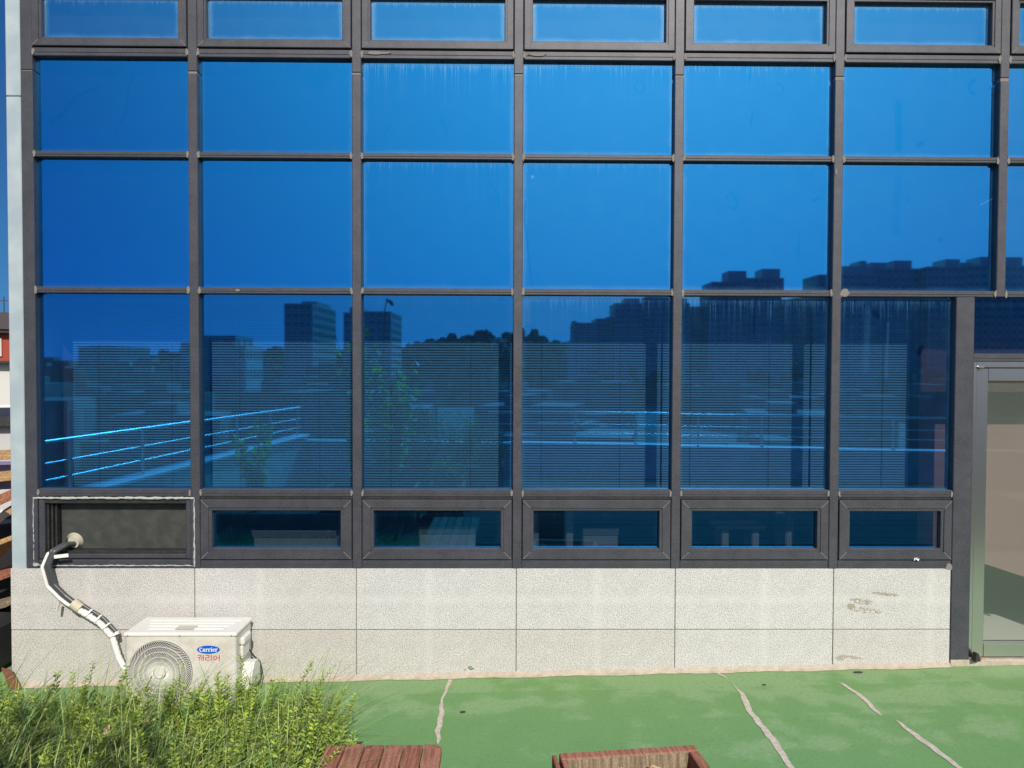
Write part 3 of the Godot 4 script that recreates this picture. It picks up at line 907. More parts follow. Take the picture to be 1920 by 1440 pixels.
func build_room_things() -> void:
	# pale boxes and appliances that stand on a ledge behind the low awning windows
	var led := MB.new()
	led.box(-3.3, 0.075, -0.70, 3.1, 0.70, -0.14)
	tag(put("window_ledge", led, M.interior), "dark low ledge along the inside of the low awning windows", "ledge")
	var pale := mat(0.26, 0.36, 0.46, 0.6)  # white things; the blue that the glass gives their light is painted in
	var says := ["white carton with open flaps, blue glass tint put into its colour, behind the low window nearest the sealed bay", "white moulded tray, blue glass tint put into its colour, lying behind the second low window", "tall white appliance frame, blue glass tint put into its colour, behind the third low window", "flat white box, blue glass tint put into its colour, behind the third low window", "small white stool, blue glass tint put into its colour, behind the fourth low window", "narrow white post box, blue glass tint put into its colour, behind the fourth low window"]
	var spec := [[-1.95, -1.30, 0.24], [-0.66, -0.22, 0.27], [0.22, 0.55, 0.46], [0.62, 0.90, 0.26], [1.72, 2.02, 0.30], [2.22, 2.29, 0.40]]
	for k in 6:
		var s: Array = spec[k]
		var t := thing("storage_box", says[k], "box", Vector3((s[0] + s[1]) / 2, 0.702, -0.36), 0, "things on the ledge behind the low windows")
		var W: float = (s[1] - s[0]) / 2
		var H: float = s[2]
		var q := MB.new()
		if k in [2, 4]:
			q.bbox(-W, 0, -0.1, -W + 0.06, H, 0.1, 0.01)
			q.bbox(W - 0.06, 0, -0.1, W, H, 0.1, 0.01)
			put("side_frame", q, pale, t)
			var q2 := MB.new()
			q2.bbox(-W + 0.061, 0.001, -0.1, W - 0.061, 0.05, 0.09, 0.01)
			if k == 4: q2.bbox(-W - 0.05, H + 0.001, -0.12, W + 0.05, H + 0.03, 0.12, 0.006)
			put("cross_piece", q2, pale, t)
		else:
			q.bbox(-W, 0, -0.12, W, H, 0.12, 0.012)
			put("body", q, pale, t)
			var q2 := MB.new()
			q2.T = Transform3D(Basis(Vector3(1, 0, 0), 0.5), Vector3(0, H, 0.121))
			q2.bbox(-W, 0, 0, W, 0.07, 0.006, 0.002)
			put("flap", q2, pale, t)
	# brown panel added behind the door in place of tones reflected in its glass
	var sd := thing("added_brown_panel", "brown panel added inside the glass door to stand in for its reflection", "shade", Vector3(4.1, 0.0, -0.45), 0.0)
	var q := MB.new()
	q.prism(PackedVector2Array([Vector2(-0.72, 0.86), Vector2(0.7, 0.40), Vector2(0.7, 2.70), Vector2(-0.72, 2.70)]), -0.004, 0.004)
	var film := mat(1, 1, 1, 0.85)
	var fine := tileable(256, 256, 0.3, 71, 2)
	film.albedo_texture = ramp_tex(256, 256, [[fine, 1.0]], Color(0.115, 0.075, 0.068), Color(0.17, 0.115, 0.105), 0.3, 0.7)
	triplanar(film, 0.5)
	put("brown_sheet", q, film, sd)
	var rl := MB.new()
	rl.tube([Vector3(-0.74, 2.73, 0), Vector3(0.72, 2.73, 0)], [0.04, 0.04], 10)
	put("roller", rl, M.frame, sd)

# ---------------------------------------------------------------- terrace edge and furniture behind the camera, mirrored in the glass
func railing(called: String, label: String, a: Vector3, b: Vector3, spacing: float, first: float) -> void:
	var L := a.distance_to(b)
	var dir := (b - a) / L
	var t := thing(called, label, "railing", a, 0, "steel railings on the parapets")
	var d0 := a
	for r in [[0.60, 0.019], [0.37, 0.009], [0.19, 0.009]]:
		var q := MB.new()
		q.tube([Vector3(0, r[0], 0), b - a + Vector3(0, r[0], 0)], [r[1], r[1]], 12)
		put("top_rail" if r[0] > 0.5 else "lower_rail", q, M.steel, t)
	var s := first
	while s < L:
		var q := MB.new()
		q.tube([dir * s + Vector3(0, 0.012, 0), dir * s + Vector3(0, 0.60, 0)], [0.019, 0.019], 10)
		q.tube([dir * s + Vector3(0, 0.0, 0), dir * s + Vector3(0, 0.012, 0)], [0.05, 0.05], 12)
		put("post", q, M.steel, t)
		s += spacing

func build_terrace_edge() -> void:
	var pc := mat(1, 1, 1, 0.9)
	pc.albedo_texture = ramp_tex(512, 512, [[tileable(512, 512, 0.01, 81), 0.6], [tileable(512, 512, 0.15, 82), 0.4]], Color(0.30, 0.30, 0.28), Color(0.48, 0.47, 0.44), 0.3, 0.75)
	triplanar(pc, 2.5)
	var cop := mat(0.55, 0.56, 0.56, 0.6)
	var corner := Vector3(-4.20, 0, 9.5)
	for k in 2:
		var a := Vector3(-4.98, 0, 0.5) if k == 0 else corner
		var b := corner if k == 0 else Vector3(11.8, 0, 7.35)
		var top := 0.88 if k == 0 else 0.775
		var ang := atan2(-(b - a).z, (b - a).x)
		var L := a.distance_to(b)
		var t := thing("parapet_wall", "grey concrete parapet beside the left end of the building, mirrored in the corner panes" if k == 0 else "long grey concrete parapet across the terrace, mirrored low in the tall panes", "parapet", a, ang, "parapets round the terrace")
		var q := MB.new()
		q.bbox(-0.10, -0.4, -0.11, L + 0.10, top - 0.05, 0.11, 0.005)
		put("wall", q, pc, t)
		var c := MB.new()
		c.bbox(-0.13, top - 0.049, -0.15, L + 0.13, top, 0.15, 0.008)
		put("coping", c, cop, t)
	railing("steel_railing", "stainless railing running out from the building corner, mirrored as slanting bright lines", Vector3(-4.98, 0.88, 0.5), Vector3(-4.20, 0.845, 9.45), 1.35, 0.75)
	railing("steel_railing", "stainless railing along the far parapet, mirrored as level bright lines", Vector3(-0.3, 0.775, 8.985), Vector3(11.7, 0.775, 7.37), 1.19, 0.55)
	# raised timber deck
	var dk := thing("timber_deck", "low red-brown timber deck behind the camera, mirrored in the low windows", "deck", Vector3(3.0, 0.04, 5.6))
	for k in 34:
		var q := MB.new()
		var z := -2.45 + 0.145 * k
		q.bbox(-5.25, 0.10, z, 5.25, 0.135 + rng.randf_range(-0.002, 0.002), z + 0.139, 0.003)
		put("deck_board", q, M.wood_dark, dk)
	for k in 6:
		var q := MB.new()
		var x := -5.1 + 2.04 * k
		q.box(x - 0.04, -0.10, -2.44, x + 0.04, 0.099, 2.47)
		put("joist", q, M.wood_grey, dk)
	var pk := [[-2.95, 4.1, 1.7, 0.9, 0.52, "long dark timber planter with one short sapling, beside the left parapet"], [-1.1, 6.5, 2.2, 0.9, 0.50, "dark timber planter of dense shrubs in front of the far parapet"], [0.45, 3.75, 0.62, 0.5, 0.42, "small timber planter of dry twigs on the timber deck"], [-0.80, 4.75, 0.5, 0.5, 0.45, "square timber tub behind the camera beside the sapling planter"], [-1.75, 4.15, 1.2, 0.6, 0.52, "timber planter of two tall saplings on the timber deck"]]
	for p in pk:
		var t := thing("timber_planter", p[5], "planter", Vector3(p[0], 0.178 if p[0] > -2.2 else floor_y(p[0]), p[1]), 0.0, "timber planters behind the camera")
		planter_box(t, p[2], p[3], p[4], 0.04)

func planter_box(t: Node3D, w: float, d: float, h: float, th: float) -> void:
	for s in [-1, 1]:
		for k in 3:
			var q := MB.new()
			var y0 := h / 3.0 * k
			q.bbox(-w / 2, y0 + 0.002, s * d / 2 - th / 2, w / 2, y0 + h / 3.0 - 0.003, s * d / 2 + th / 2, 0.004)
			put("plank", q, M.wood_red if k != 1 else M.wood_red_b, t)
			var e := MB.new()
			e.bbox(s * (w / 2 - th / 2) - th / 2, y0 + 0.002, -d / 2 + th / 2 + 0.001, s * (w / 2 - th / 2) + th / 2, y0 + h / 3.0 - 0.003, d / 2 - th / 2 - 0.001, 0.004)
			put("plank", e, M.wood_red_b if k != 1 else M.wood_red, t)
	var so := MB.new()
	so.box(-w / 2 + th, 0.0, -d / 2 + th, w / 2 - th, h - 0.08, d / 2 - th)
	put("soil", so, M.soil, t)

# ---------------------------------------------------------------- the town beyond the terrace, and the neighbour beside the building
func tower(called: String, label: String, x0: float, x1: float, z: float, depth: float, top: float, m: Material, cols: int, floors: int, group := "", turn := 0.0, roofs := []) -> Node3D:
	var base := -11.5
	var t := thing(called, label, "building", Vector3((x0 + x1) / 2, base, z + depth / 2), turn, group)
	var W := (x1 - x0) / 2
	var H := top - base
	var q := MB.new()
	q.box(-W, 0, -depth / 2, W, H, depth / 2)
	put("wall", q, m, t)
	for r in roofs:
		var rb := MB.new()
		rb.box(r[0] * W, H, -depth * 0.3, r[1] * W, H + r[2], depth * 0.3)
		put("roof_house", rb, m, t)
	if cols > 0:
		var g := MB.new()
		var fh := H / floors
		for f in floors:
			for c in cols:
				var xc := -W + 2 * W * (c + 0.5) / cols
				var ww := 2 * W / cols * 0.28
				g.box(xc - ww, fh * (f + 0.35), -depth / 2 - 0.02, xc + ww, fh * (f + 0.8), -depth / 2 + 0.1)
			var dc := maxi(1, int(depth / (2 * W / cols)))
			for c in dc:
				var zc := -depth / 2 + depth * (c + 0.5) / dc
				var ww := depth / dc * 0.28
				for s in [-1, 1]:
					g.box(s * W - 0.06, fh * (f + 0.35), zc - ww, s * W + 0.06, fh * (f + 0.8), zc + ww)
		var gl := put("windows", g, M.far_glass, t)
		gl.set_meta("kind", "stuff")
		var bl := MB.new()
		for c in cols + 1:
			var xc := -W + 2 * W * c / cols
			bl.box(xc - 0.16, 0, -depth / 2 - 0.35, xc + 0.16, H, -depth / 2 + 0.02)
		put("facade_rib", bl, m, t)
	return t

func build_town() -> void:
	# two apartment towers left of the middle
	tower("apartment_tower", "grey apartment tower with lit window grid, mirrored beside the leafy sapling", -53.0, -46.3, 170, 21, 18.1, M.far_wall, 4, 14, "", 0.04, [[-0.2, 0.95, 0.9]])
	tower("apartment_tower", "grey apartment tower mirrored with a street lamp in front of it", -40.5, -28.9, 178, 16, 16.6, M.far_wall, 6, 14, "", 0.03, [[-0.9, -0.5, 1.6]])
	# the long stepped apartment estate
	var est := [
		[26.6, 35.0, 262, 18.9, 4, [[-1.0, -0.7, 0.8]], "lowest stepped block of the long apartment estate, mirrored beside the church spire"],
		[35.2, 41.4, 264, 20.6, 3, [[0.5, 1.0, 0.9]], "second stepped block of the apartment estate, one step above the lowest"],
		[41.8, 52.0, 260, 26.2, 5, [[-0.2, 0.9, 1.9]], "apartment block of the estate with a wide roof house, at the big step up"],
		[53.2, 70.0, 262, 27.0, 8, [[-0.9, 0.2, 2.0], [0.5, 0.98, 1.8]], "broad apartment block of the estate whose roof just passes the transom"],
		[70.6, 76.0, 268, 26.2, 3, [], "short linking block of the estate with a sky gap over its roof"],
		[76.6, 90.4, 258, 34.2, 6, [[0.0, 0.98, 4.4]], "tall apartment block of the estate with one square roof tower"],
		[90.8, 104.6, 262, 36.2, 6, [[0.0, 0.98, 3.8]], "tall apartment block of the estate with a roof stepping up, beside the sky gap"],
		[104.9, 115.8, 266, 28.8, 5, [[0.4, 0.9, 1.0]], "low linking block of the estate between the tall blocks"],
		[116.1, 139.0, 258, 37.0, 9, [[0.0, 0.6, 3.4], [0.6, 0.8, 5.4], [0.8, 1.0, 2.8]], "tall apartment block of the estate with a roof rising in three steps"],
		[139.5, 157.5, 262, 39.8, 7, [[-0.9, -0.25, 2.6], [0.1, 0.85, 3.4]], "tall apartment block of the estate with two roof houses"],
		[158.0, 172.5, 258, 40.0, 6, [[0.2, 0.95, 3.2]], "tall apartment block of the estate with a roof house over the far corner"],
		[173.0, 200.0, 262, 41.2, 10, [[-0.85, -0.5, 1.4], [-0.3, 0.9, 3.6]], "end block of the apartment estate, mirrored past the door post"]]
	for e in est:
		tower("apartment_block", e[6], e[0], e[1], e[2], 14, e[3], [M.far_wall, M.far_wall_b, M.far_wall_c][int(e[0]) % 3], e[4], 18, "blocks of the long apartment estate", 0.0, e[5])
	# church spire
	var sp := thing("church_spire", "thin church spire with a cross, mirrored against the sky beside the apartment estate", "spire", Vector3(21.6, -11.5, 220))
	var q := MB.new()
	q.box(-1.1, 0, -1.1, 1.1, 21.8, 1.1)
	put("tower", q, M.far_wall_b, sp)
	q = MB.new()
	q.tube([Vector3(0, 21.8, 0), Vector3(0, 25.2, 0)], [0.5, 0.08], 8)
	put("spire", q, M.far_wall_b, sp)
	q = MB.new()
	q.box(-0.6, 25.8, -0.08, 0.6, 26.0, 0.08)
	q.box(-0.08, 25.2, -0.08, 0.08, 26.7, 0.08)
	put("cross", q, M.far_wall_b, sp)
	# lower blocks at the left
	tower("office_block", "flat-roofed grey block standing alone, mirrored above the slats of the corner bay", -134, -119.5, 220, 14, 8.5, M.far_wall_b, 6, 5, "", 0.2, [[-0.9, 0.4, 0.3]])
	tower("office_block", "dark narrow block with a step, mirrored behind the second mullion", -55.0, -47.6, 122, 9, 8.0, M.far_wall_b, 3, 6, "", 0.0, [])
	tower("office_block", "lower wing beside the dark narrow block", -57.6, -55.1, 122, 9, 6.6, M.far_wall_c, 1, 5, "", 0.0, [])
	tower("office_block", "pale low wing on the other side of the dark narrow block", -47.5, -45.8, 122, 9, 6.2, M.far_wall, 1, 5, "", 0.0, [])
	var r2 := RandomNumberGenerator.new()
	r2.seed = 77
	for k in 44:
		var z := r2.randf_range(60, 210)
		var x := -z * r2.randf_range(0.12, 0.80) - 3
		var w := r2.randf_range(6, 13)
		var top := minf(r2.randf_range(-5.5, 0.0) + (z - 60) * 0.03, 5.0)
		var t := tower("town_house", "low flat-roofed town house among many below the terrace", x - w / 2, x + w / 2, z, r2.randf_range(6, 11), top, M.town_wall, 3, 2, "town houses below the terrace", r2.randf_range(-0.4, 0.4), [[-0.5, 0.1, 1.0]])
	for k in 26:
		var z := r2.randf_range(45, 200)
		var x := z * r2.randf_range(0.0, 0.7) + 2
		var w := r2.randf_range(6, 13)
		var top := minf(r2.randf_range(-6.5, -1.5) + (z - 60) * 0.03, 4.0)
		tower("town_house", "low flat-roofed town house among many below the terrace", x - w / 2, x + w / 2, z, r2.randf_range(6, 11), top, M.town_wall, 3, 2, "town houses below the terrace", r2.randf_range(-0.4, 0.4), [[-0.5, 0.1, 1.0]])
	# wooded hills
	var hn := noise(0.02, 91, 4)
	var hm := mat(1, 1, 1, 1.0)
	hm.albedo_texture = ramp_tex(256, 256, [[tileable(256, 256, 0.05, 92), 0.5], [tileable(256, 256, 0.3, 93), 0.5]], Color(0.018, 0.03, 0.014), Color(0.06, 0.08, 0.035), 0.3, 0.75)
	triplanar(hm, 30.0)
	var hs := MB.new()
	var rows := 14
	var nx := 260
	var hp := func(i: int, j: int) -> Vector3:
		var x := -260.0 + 1.7 * i
		var t := j / float(rows - 1)
		var crest := 19.0 + 6.5 * exp(-pow((x + 13.0) / 24.0, 2.0)) + 4.0 * exp(-pow((x - 14.0) / 30.0, 2.0)) + 1.2 * exp(-pow((x + 105.0) / 22.0, 2.0)) - 8.0 * smoothstep(-125.0, -190.0, x)
		var bump := hn.get_noise_2d(x * 9.0, j * 70.0) * 1.7 + hn.get_noise_2d(x * 28.0, j * 190.0 + 40.0) * 2.2
		return Vector3(x, -12.0 + crest * sin(t * PI / 2) + bump * smoothstep(0.0, 0.3, t), 240.0 + 70.0 * t)
	for j in rows - 1:
		for i in nx - 1:
			var a: Vector3 = hp.call(i, j)
			var b: Vector3 = hp.call(i, j + 1)
			var c: Vector3 = hp.call(i + 1, j + 1)
			var d: Vector3 = hp.call(i + 1, j)
			hs.quad(d, a, b, c)
	structure("hill", hs, hm)
	var crown := MB.new()
	var cn := noise(1.4, 95, 3)
	for i in 7:
		for j in 10:
			var f := func(a: int, b: int) -> Vector3:
				var u := PI * a / 7.0
				var v := TAU * (b % 10) / 10.0
				var d := Vector3(sin(u) * cos(v), cos(u), sin(u) * sin(v))
				return d * (1.0 + 0.8 * cn.get_noise_3dv(d * 1.7)) + Vector3(0, 0.6, 0)
			crown.quad(f.call(i + 1, j), f.call(i, j), f.call(i, j + 1), f.call(i + 1, j + 1))
	var mm := MultiMesh.new()
	mm.transform_format = MultiMesh.TRANSFORM_3D
	mm.mesh = crown.mesh()
	mm.instance_count = 1500
	for k in 1500:
		var p: Vector3 = hp.call(int(r2.randf_range(0, nx - 1)), int(r2.randf_range(4, rows)))
		var sz := r2.randf_range(0.9, 2.4)
		mm.set_instance_transform(k, Transform3D(Basis(Vector3.UP, r2.randf() * TAU).scaled(Vector3(sz, sz * r2.randf_range(0.8, 1.4), sz)), p - Vector3(0, 0.5, 0)))
	var mi := MultiMeshInstance3D.new()
	mi.multimesh = mm
	mi.material_override = hm
	mi.name = "hill_trees"
	add_child(mi)
	mi.set_meta("kind", "stuff")
	tag(mi, "dark wooded tree crowns covering the hill mirrored behind the saplings", "trees")
	# street lamp between the towers and the terrace
	var lp := thing("street_lamp", "thin street lamp with a drooping head, mirrored against the second apartment tower", "lamp", Vector3(-11.1, -11.5, 60))
	q = MB.new()
	q.tube([Vector3(0, 0, 0), Vector3(0, 14, 0), Vector3(0.15, 19.0, 0), Vector3(0.4, 20.0, 0)], [0.12, 0.09, 0.06, 0.05], 8)
	put("pole", q, M.frame, lp)
	q = MB.new()
	q.tube([Vector3(0.3, 20.0, 0), Vector3(0.75, 19.7, 0), Vector3(0.9, 19.4, 0)], [0.08, 0.22, 0.10], 8)
	put("lamp_head", q, M.frame, lp)
	# neighbour seen past the corner of the building
	var nh := thing("neighbour_house", "house with a dark shingle roof and red window band beyond the building corner", "house", Vector3(-26.0, -11.5, -31.0), 0.35)
	q = MB.new()
	q.box(-9, 0, -5, 9, 13.9, 5)
	put("wall", q, M.far_wall, nh)
	q = MB.new()
	q.box(-9.1, 14.0, -5.1, 9.1, 15.25, 5.1)
	put("window_band", q, mat(0.30, 0.05, 0.03, 0.8), nh)
	for k in 8:
		q = MB.new()
		q.box(-8.3 + 2.1 * k, 14.25, 5.08, -7.1 + 2.1 * k, 14.95, 5.16)
		put("window", q, M.far_glass, nh)
		q = MB.new()
		q.box(-7.05 + 2.1 * k, 14.2, 5.08, -6.55 + 2.1 * k, 15.0, 5.18)
		put("shutter", q, mat(0.5, 0.48, 0.44, 0.8), nh)
	q = MB.new()
	q.box(-9.3, 13.9, -5.3, 9.3, 14.0, 5.5)
	q.box(-9.3, 15.25, -5.3, 9.3, 15.4, 5.5)
	put("eave", q, M.frame_dark, nh)
	q = MB.new()
	for s in [-1.0, 1.0]:
		var a := Vector3(-9.4, 15.4, 5.6 * s)
		var b := Vector3(9.4, 15.4, 5.6 * s)
		if s > 0: q.quad(a, b, Vector3(9.4, 16.5, 0), Vector3(-9.4, 16.5, 0))
		else: q.quad(b, a, Vector3(-9.4, 16.5, 0), Vector3(9.4, 16.5, 0))
	put("roof", q, mat(0.07, 0.055, 0.05, 0.95), nh)
	q = MB.new()
	for k in 6:
		q.tube([Vector3(-7.5 + 2.7 * k, 16.3, 0), Vector3(-7.5 + 2.7 * k, 17.3, 0)], [0.03, 0.03], 5)
		q.tube([Vector3(-8.1 + 2.7 * k, 17.1, 0), Vector3(-6.9 + 2.7 * k, 17.1, 0)], [0.025, 0.025], 5)
	put("antenna", q, M.frame, nh)
	var sh := thing("garden_shed", "grey-walled shed with a dark flat roof below the neighbour house", "shed", Vector3(-15.5, -11.5, -16.0), 0.35)
	q = MB.new()
	q.box(-7, 0, -3, 7, 12.2, 3)
	put("wall", q, M.far_wall_b, sh)
	q = MB.new()
	q.box(-7.2, 12.2, -3.2, 7.2, 12.45, 3.3)
	put("roof", q, M.frame_dark, sh)
	q = MB.new()
	q.tube([Vector3(-7, 12.7, 3.1), Vector3(7, 12.7, 3.1)], [0.05, 0.05], 6)
	for k in 8: q.tube([Vector3(-6.5 + 1.8 * k, 12.45, 3.1), Vector3(-6.5 + 1.8 * k, 12.7, 3.1)], [0.03, 0.03], 5)
	put("roof_rail", q, M.white_paint, sh)

# ---------------------------------------------------------------- air conditioner and its pipes
func build_air_conditioner() -> void:
	var U := thing("air_conditioner", "cream outdoor air conditioner unit standing on the floor at the stone base", "air conditioner", Vector3(-2.22, floor_y(-2.22), 0.27), 0.0)
	var W := 0.382
	var D := 0.15
	var y0 := 0.010
	var y1 := 0.505
	var fx := -0.138
	var fy := 0.235
	var R := 0.222
	# casing: front with a round opening, and sides, with rounded upright corners
	var q := MB.new()
	var r := 0.022
	var steps := 5
	var outline := []
	for cn in [[1, 1], [1, -1], [-1, -1], [-1, 1]]:
		for k in steps + 1:
			var base_a: float = {"[1, 1]": 90.0, "[1, -1]": 0.0, "[-1, -1]": -90.0, "[-1, 1]": 180.0}[str(cn)]
			var a := deg_to_rad(base_a - 90.0 * k / steps)
			outline.append(Vector2(cn[0] * (W - r) + cos(a) * r, cn[1] * (D - r) + sin(a) * r))
	for i in outline.size():
		var a: Vector2 = outline[i]
		var b: Vector2 = outline[(i + 1) % outline.size()]
		if a.y > D - 0.0005 and b.y > D - 0.0005: continue          # the front is built below
		q.quad(Vector3(b.x, y0, b.y), Vector3(a.x, y0, a.y), Vector3(a.x, y1, a.y), Vector3(b.x, y1, b.y)) if (b - a).cross(a) > 0 else q.quad(Vector3(a.x, y0, a.y), Vector3(b.x, y0, b.y), Vector3(b.x, y1, b.y), Vector3(a.x, y1, a.y))
	var fw := W - r
	for k in 64:
		var a0 := TAU * k / 64
		var a1 := TAU * (k + 1) / 64
		var e := func(a: float) -> Vector3:
			var d := Vector2(cos(a), sin(a))
			var tx := ((fw - fx) if d.x > 0 else (-fw - fx)) / d.x if absf(d.x) > 1e-5 else 1e9
			var ty := ((y1 - fy) if d.y > 0 else (y0 - fy)) / d.y if absf(d.y) > 1e-5 else 1e9
			var t := minf(tx, ty)
			return Vector3(fx + d.x * t, fy + d.y * t, D)
		var rr := minf(R, fy - y0 - 0.004)
		var i0 := Vector3(fx + cos(a0) * rr, fy + sin(a0) * rr, D)
		var i1 := Vector3(fx + cos(a1) * rr, fy + sin(a1) * rr, D)
		q.quad(i0, e.call(a0), e.call(a1), i1)
		q.quad(i1, i1 - Vector3(0, 0, 0.06), i0 - Vector3(0, 0, 0.06), i0)
	for c in [[fw, y1], [-fw, y1], [fw, y0], [-fw, y0]]:           # the corners that the ray fan cuts off
		var best := []
		for k in 64:
			var a0 := TAU * k / 64
			var a1 := TAU * (k + 1) / 64
			var ang := atan2(c[1] - fy, c[0] - fx)
			if ang < 0: ang += TAU
			if ang > a0 and ang < a1: best = [a0, a1]
		if best.size():
			var e2 := func(a: float) -> Vector3:
				var d := Vector2(cos(a), sin(a))
				var t := minf(((fw - fx) if d.x > 0 else (-fw - fx)) / d.x, ((y1 - fy) if d.y > 0 else (y0 - fy)) / d.y)
				return Vector3(fx + d.x * t, fy + d.y * t, D)
			q.tri(e2.call(best[0]), Vector3(c[0], c[1], D), e2.call(best[1]))
	q.quad(Vector3(-W + r, y1, D), Vector3(W - r, y1, D), Vector3(W - r, y1, -D), Vector3(-W + r, y1, -D))
	put("casing", q, M.ac_body, U)
	q = MB.new()
	q.bbox(-W + 0.03, y0 + 0.01, -D + 0.02, W - 0.03, y1 - 0.01, D - 0.062, 0.004)
	put("fan_housing", q, M.ac_dark, U)
	# fan blades behind the grille
	q = MB.new()
	for k in 3:
		var a := TAU * k / 3 + 0.4
		var p := Vector3(fx, fy, D - 0.05)
		q.quad(p + Vector3(cos(a), sin(a), 0) * 0.04, p + Vector3(cos(a), sin(a), 0) * 0.19, p + Vector3(cos(a + 1.1), sin(a + 1.1), 0) * 0.19 + Vector3(0, 0, 0.02), p + Vector3(cos(a + 1.0), sin(a + 1.0), 0) * 0.04 + Vector3(0, 0, 0.02))
	put("fan_blade", q, M.ac_dark, U)
	# grille: swirling vanes, rings, hub
	var rr2 := 0.215
	var g := MB.new()
	for k in 78:
		var pts := []
		var rad := []
		for s in 6:
			var t := s / 5.0
			var ra := lerpf(0.042, rr2, t)
			var a := TAU * k / 78 - 1.0 * t
			pts.append(Vector3(fx + cos(a) * ra, fy + sin(a) * ra, D + 0.004 + 0.006 * sin(t * PI)))
			rad.append(0.0024)
		g.tube(pts, rad, 4, false)
	var gv := put("fan_grille", g, M.ac_trim, U)
	gv.set_meta("kind", "stuff")
	for ra in [0.075, 0.110, 0.145, 0.180, 0.217]:
		g = MB.new()
		var pts := []
		var rad := []
		for s in 49:
			var a := TAU * s / 48
			pts.append(Vector3(fx + cos(a) * ra, fy + sin(a) * ra, D + 0.005 + 0.005 * sin((ra - 0.042) / (rr2 - 0.042) * PI)))
			rad.append(0.0017)
		g.tube(pts, rad, 5, false)
		put("grille_ring", g, M.ac_trim, U)
	g = MB.new()
	g.tube([Vector3(fx, fy, D + 0.0), Vector3(fx, fy, D + 0.008), Vector3(fx, fy, D + 0.011)], [0.044, 0.044, 0.038], 28)
	put("grille_hub", g, M.ac_trim, U)
	# lid with pressed ribs
	q = MB.new()
	q.bbox(-W - 0.006, y1 - 0.022, -D - 0.006, W + 0.006, y1 + 0.006, D + 0.007, 0.008)
	put("lid", q, M.ac_trim, U)
	for k in 4:
		q = MB.new()
		q.bbox(-W + 0.07 + 0.02 * k, y1 + 0.004, -D + 0.045 + 0.055 * k, W - 0.05 - 0.02 * k, y1 + 0.011, -D + 0.075 + 0.055 * k, 0.003)
		put("lid_rib", q, M.ac_trim, U)
	q = MB.new()
	q.bbox(-0.06, y1 + 0.0112, 0.035, 0.07, y1 + 0.0124, 0.10, 0.0004)
	put("rating_plate", q, M.putty, U)
	for sx in [-0.355, 0.0, 0.355]:
		q = MB.new()
		q.tube([Vector3(sx, y1 - 0.012, D + 0.006), Vector3(sx, y1 - 0.012, D + 0.0095)], [0.005, 0.004], 10)
		put("screw", q, M.steel, U)
	# right side: handle cover, cable, valve cover
	q = MB.new()
	q.bbox(W + 0.0005, 0.395, -0.055, W + 0.034, 0.455, 0.095, 0.013)
	q.bbox(W + 0.0005, 0.30, -0.045, W + 0.022, 0.394, 0.085, 0.008)
	put("handle_cover", q, M.ac_trim, U)
	q = MB.new()
	q.T = Transform3D(Basis(Vector3(0, 0, 1), Vector3(0, 1, 0), Vector3(-1, 0, 0)), Vector3(W + 0.0005, 0, 0))
	q.prism(PackedVector2Array([Vector2(-0.11, 0.075), Vector2(0.06, 0.075), Vector2(0.06, 0.17), Vector2(0.0, 0.245), Vector2(-0.055, 0.245), Vector2(-0.11, 0.19)]), -0.075, 0.0)
	put("valve_cover", q, M.ac_trim, U)
	q = MB.new()
	var cable := Curve3D.new()
	for p in [Vector3(W + 0.015, 0.31, -0.06), Vector3(W + 0.03, 0.25, -0.10), Vector3(W + 0.075, 0.19, -0.12), Vector3(W + 0.085, 0.11, -0.12), Vector3(W + 0.08, 0.012, -0.10)]: cable.add_point(p, Vector3(0, 0.02, 0), Vector3(0, -0.02, 0))
	var cp := []
	var cr := []
	for i in 17:
		cp.append(cable.sample_baked(cable.get_baked_length() * i / 16.0))
		cr.append(0.006)
	q.tube(cp, cr, 6)
	put("power_cable", q, M.rubber, U)
	for s in [-1, 1]:
		q = MB.new()
		q.bbox(s * 0.27 - 0.03, 0.0, -D - 0.03, s * 0.27 + 0.03, 0.0095, D + 0.03, 0.003)
		put("foot", q, M.ac_body, U)
	# badge and lettering
	q = MB.new()
	var oval := PackedVector2Array()
	for k in 40: oval.append(Vector2(cos(TAU * k / 40) * 0.078, sin(TAU * k / 40) * 0.0285))
	q.T = Transform3D(Basis.IDENTITY, Vector3(0.193, 0.393, D))
	q.prism(oval, 0.0, 0.0012)
	var bd := put("badge", q, M.blue_badge, U)
	var f := SystemFont.new()
	f.font_names = PackedStringArray(["Droid Serif"])
	f.font_italic = true
	f.font_weight = 700
	var tm := TextMesh.new()
	tm.text = "Carrier"
	tm.font = f
	tm.font_size = 48
	tm.pixel_size = 0.00082
	tm.depth = 0.0008
	var tx := put_mesh("badge_lettering", tm, M.white_paint, bd)
	tx.position = Vector3(0.193, 0.393, D + 0.0018)
	tx.scale = Vector3(0.86, 1.0, 1.0)
	q = MB.new()
	q.T = Transform3D(Basis.IDENTITY, Vector3(0.117, 0.318, D))
	var s6 := 0.0052
	var strokes := []
	for b in [[0.0, 0.036, 0.021, 0.036], [0.021, 0.038, 0.014, -0.001], [0.0, 0.021, 0.018, 0.021], [0.030, 0.039, 0.030, -0.002], [0.042, 0.039, 0.042, -0.002], [0.030, 0.019, 0.042, 0.019]]: strokes.append([b, 0.0])
	for b in [[0.0, 0.036, 0.024, 0.036], [0.0, 0.0195, 0.024, 0.0195], [0.0, 0.003, 0.026, 0.003], [0.024, 0.037, 0.024, 0.0185], [0.0, 0.0205, 0.0, 0.002], [0.040, 0.039, 0.040, -0.002]]: strokes.append([b, 0.055])
	for b in [[0.028, 0.019, 0.040, 0.019], [0.040, 0.039, 0.040, -0.002]]: strokes.append([b, 0.110])
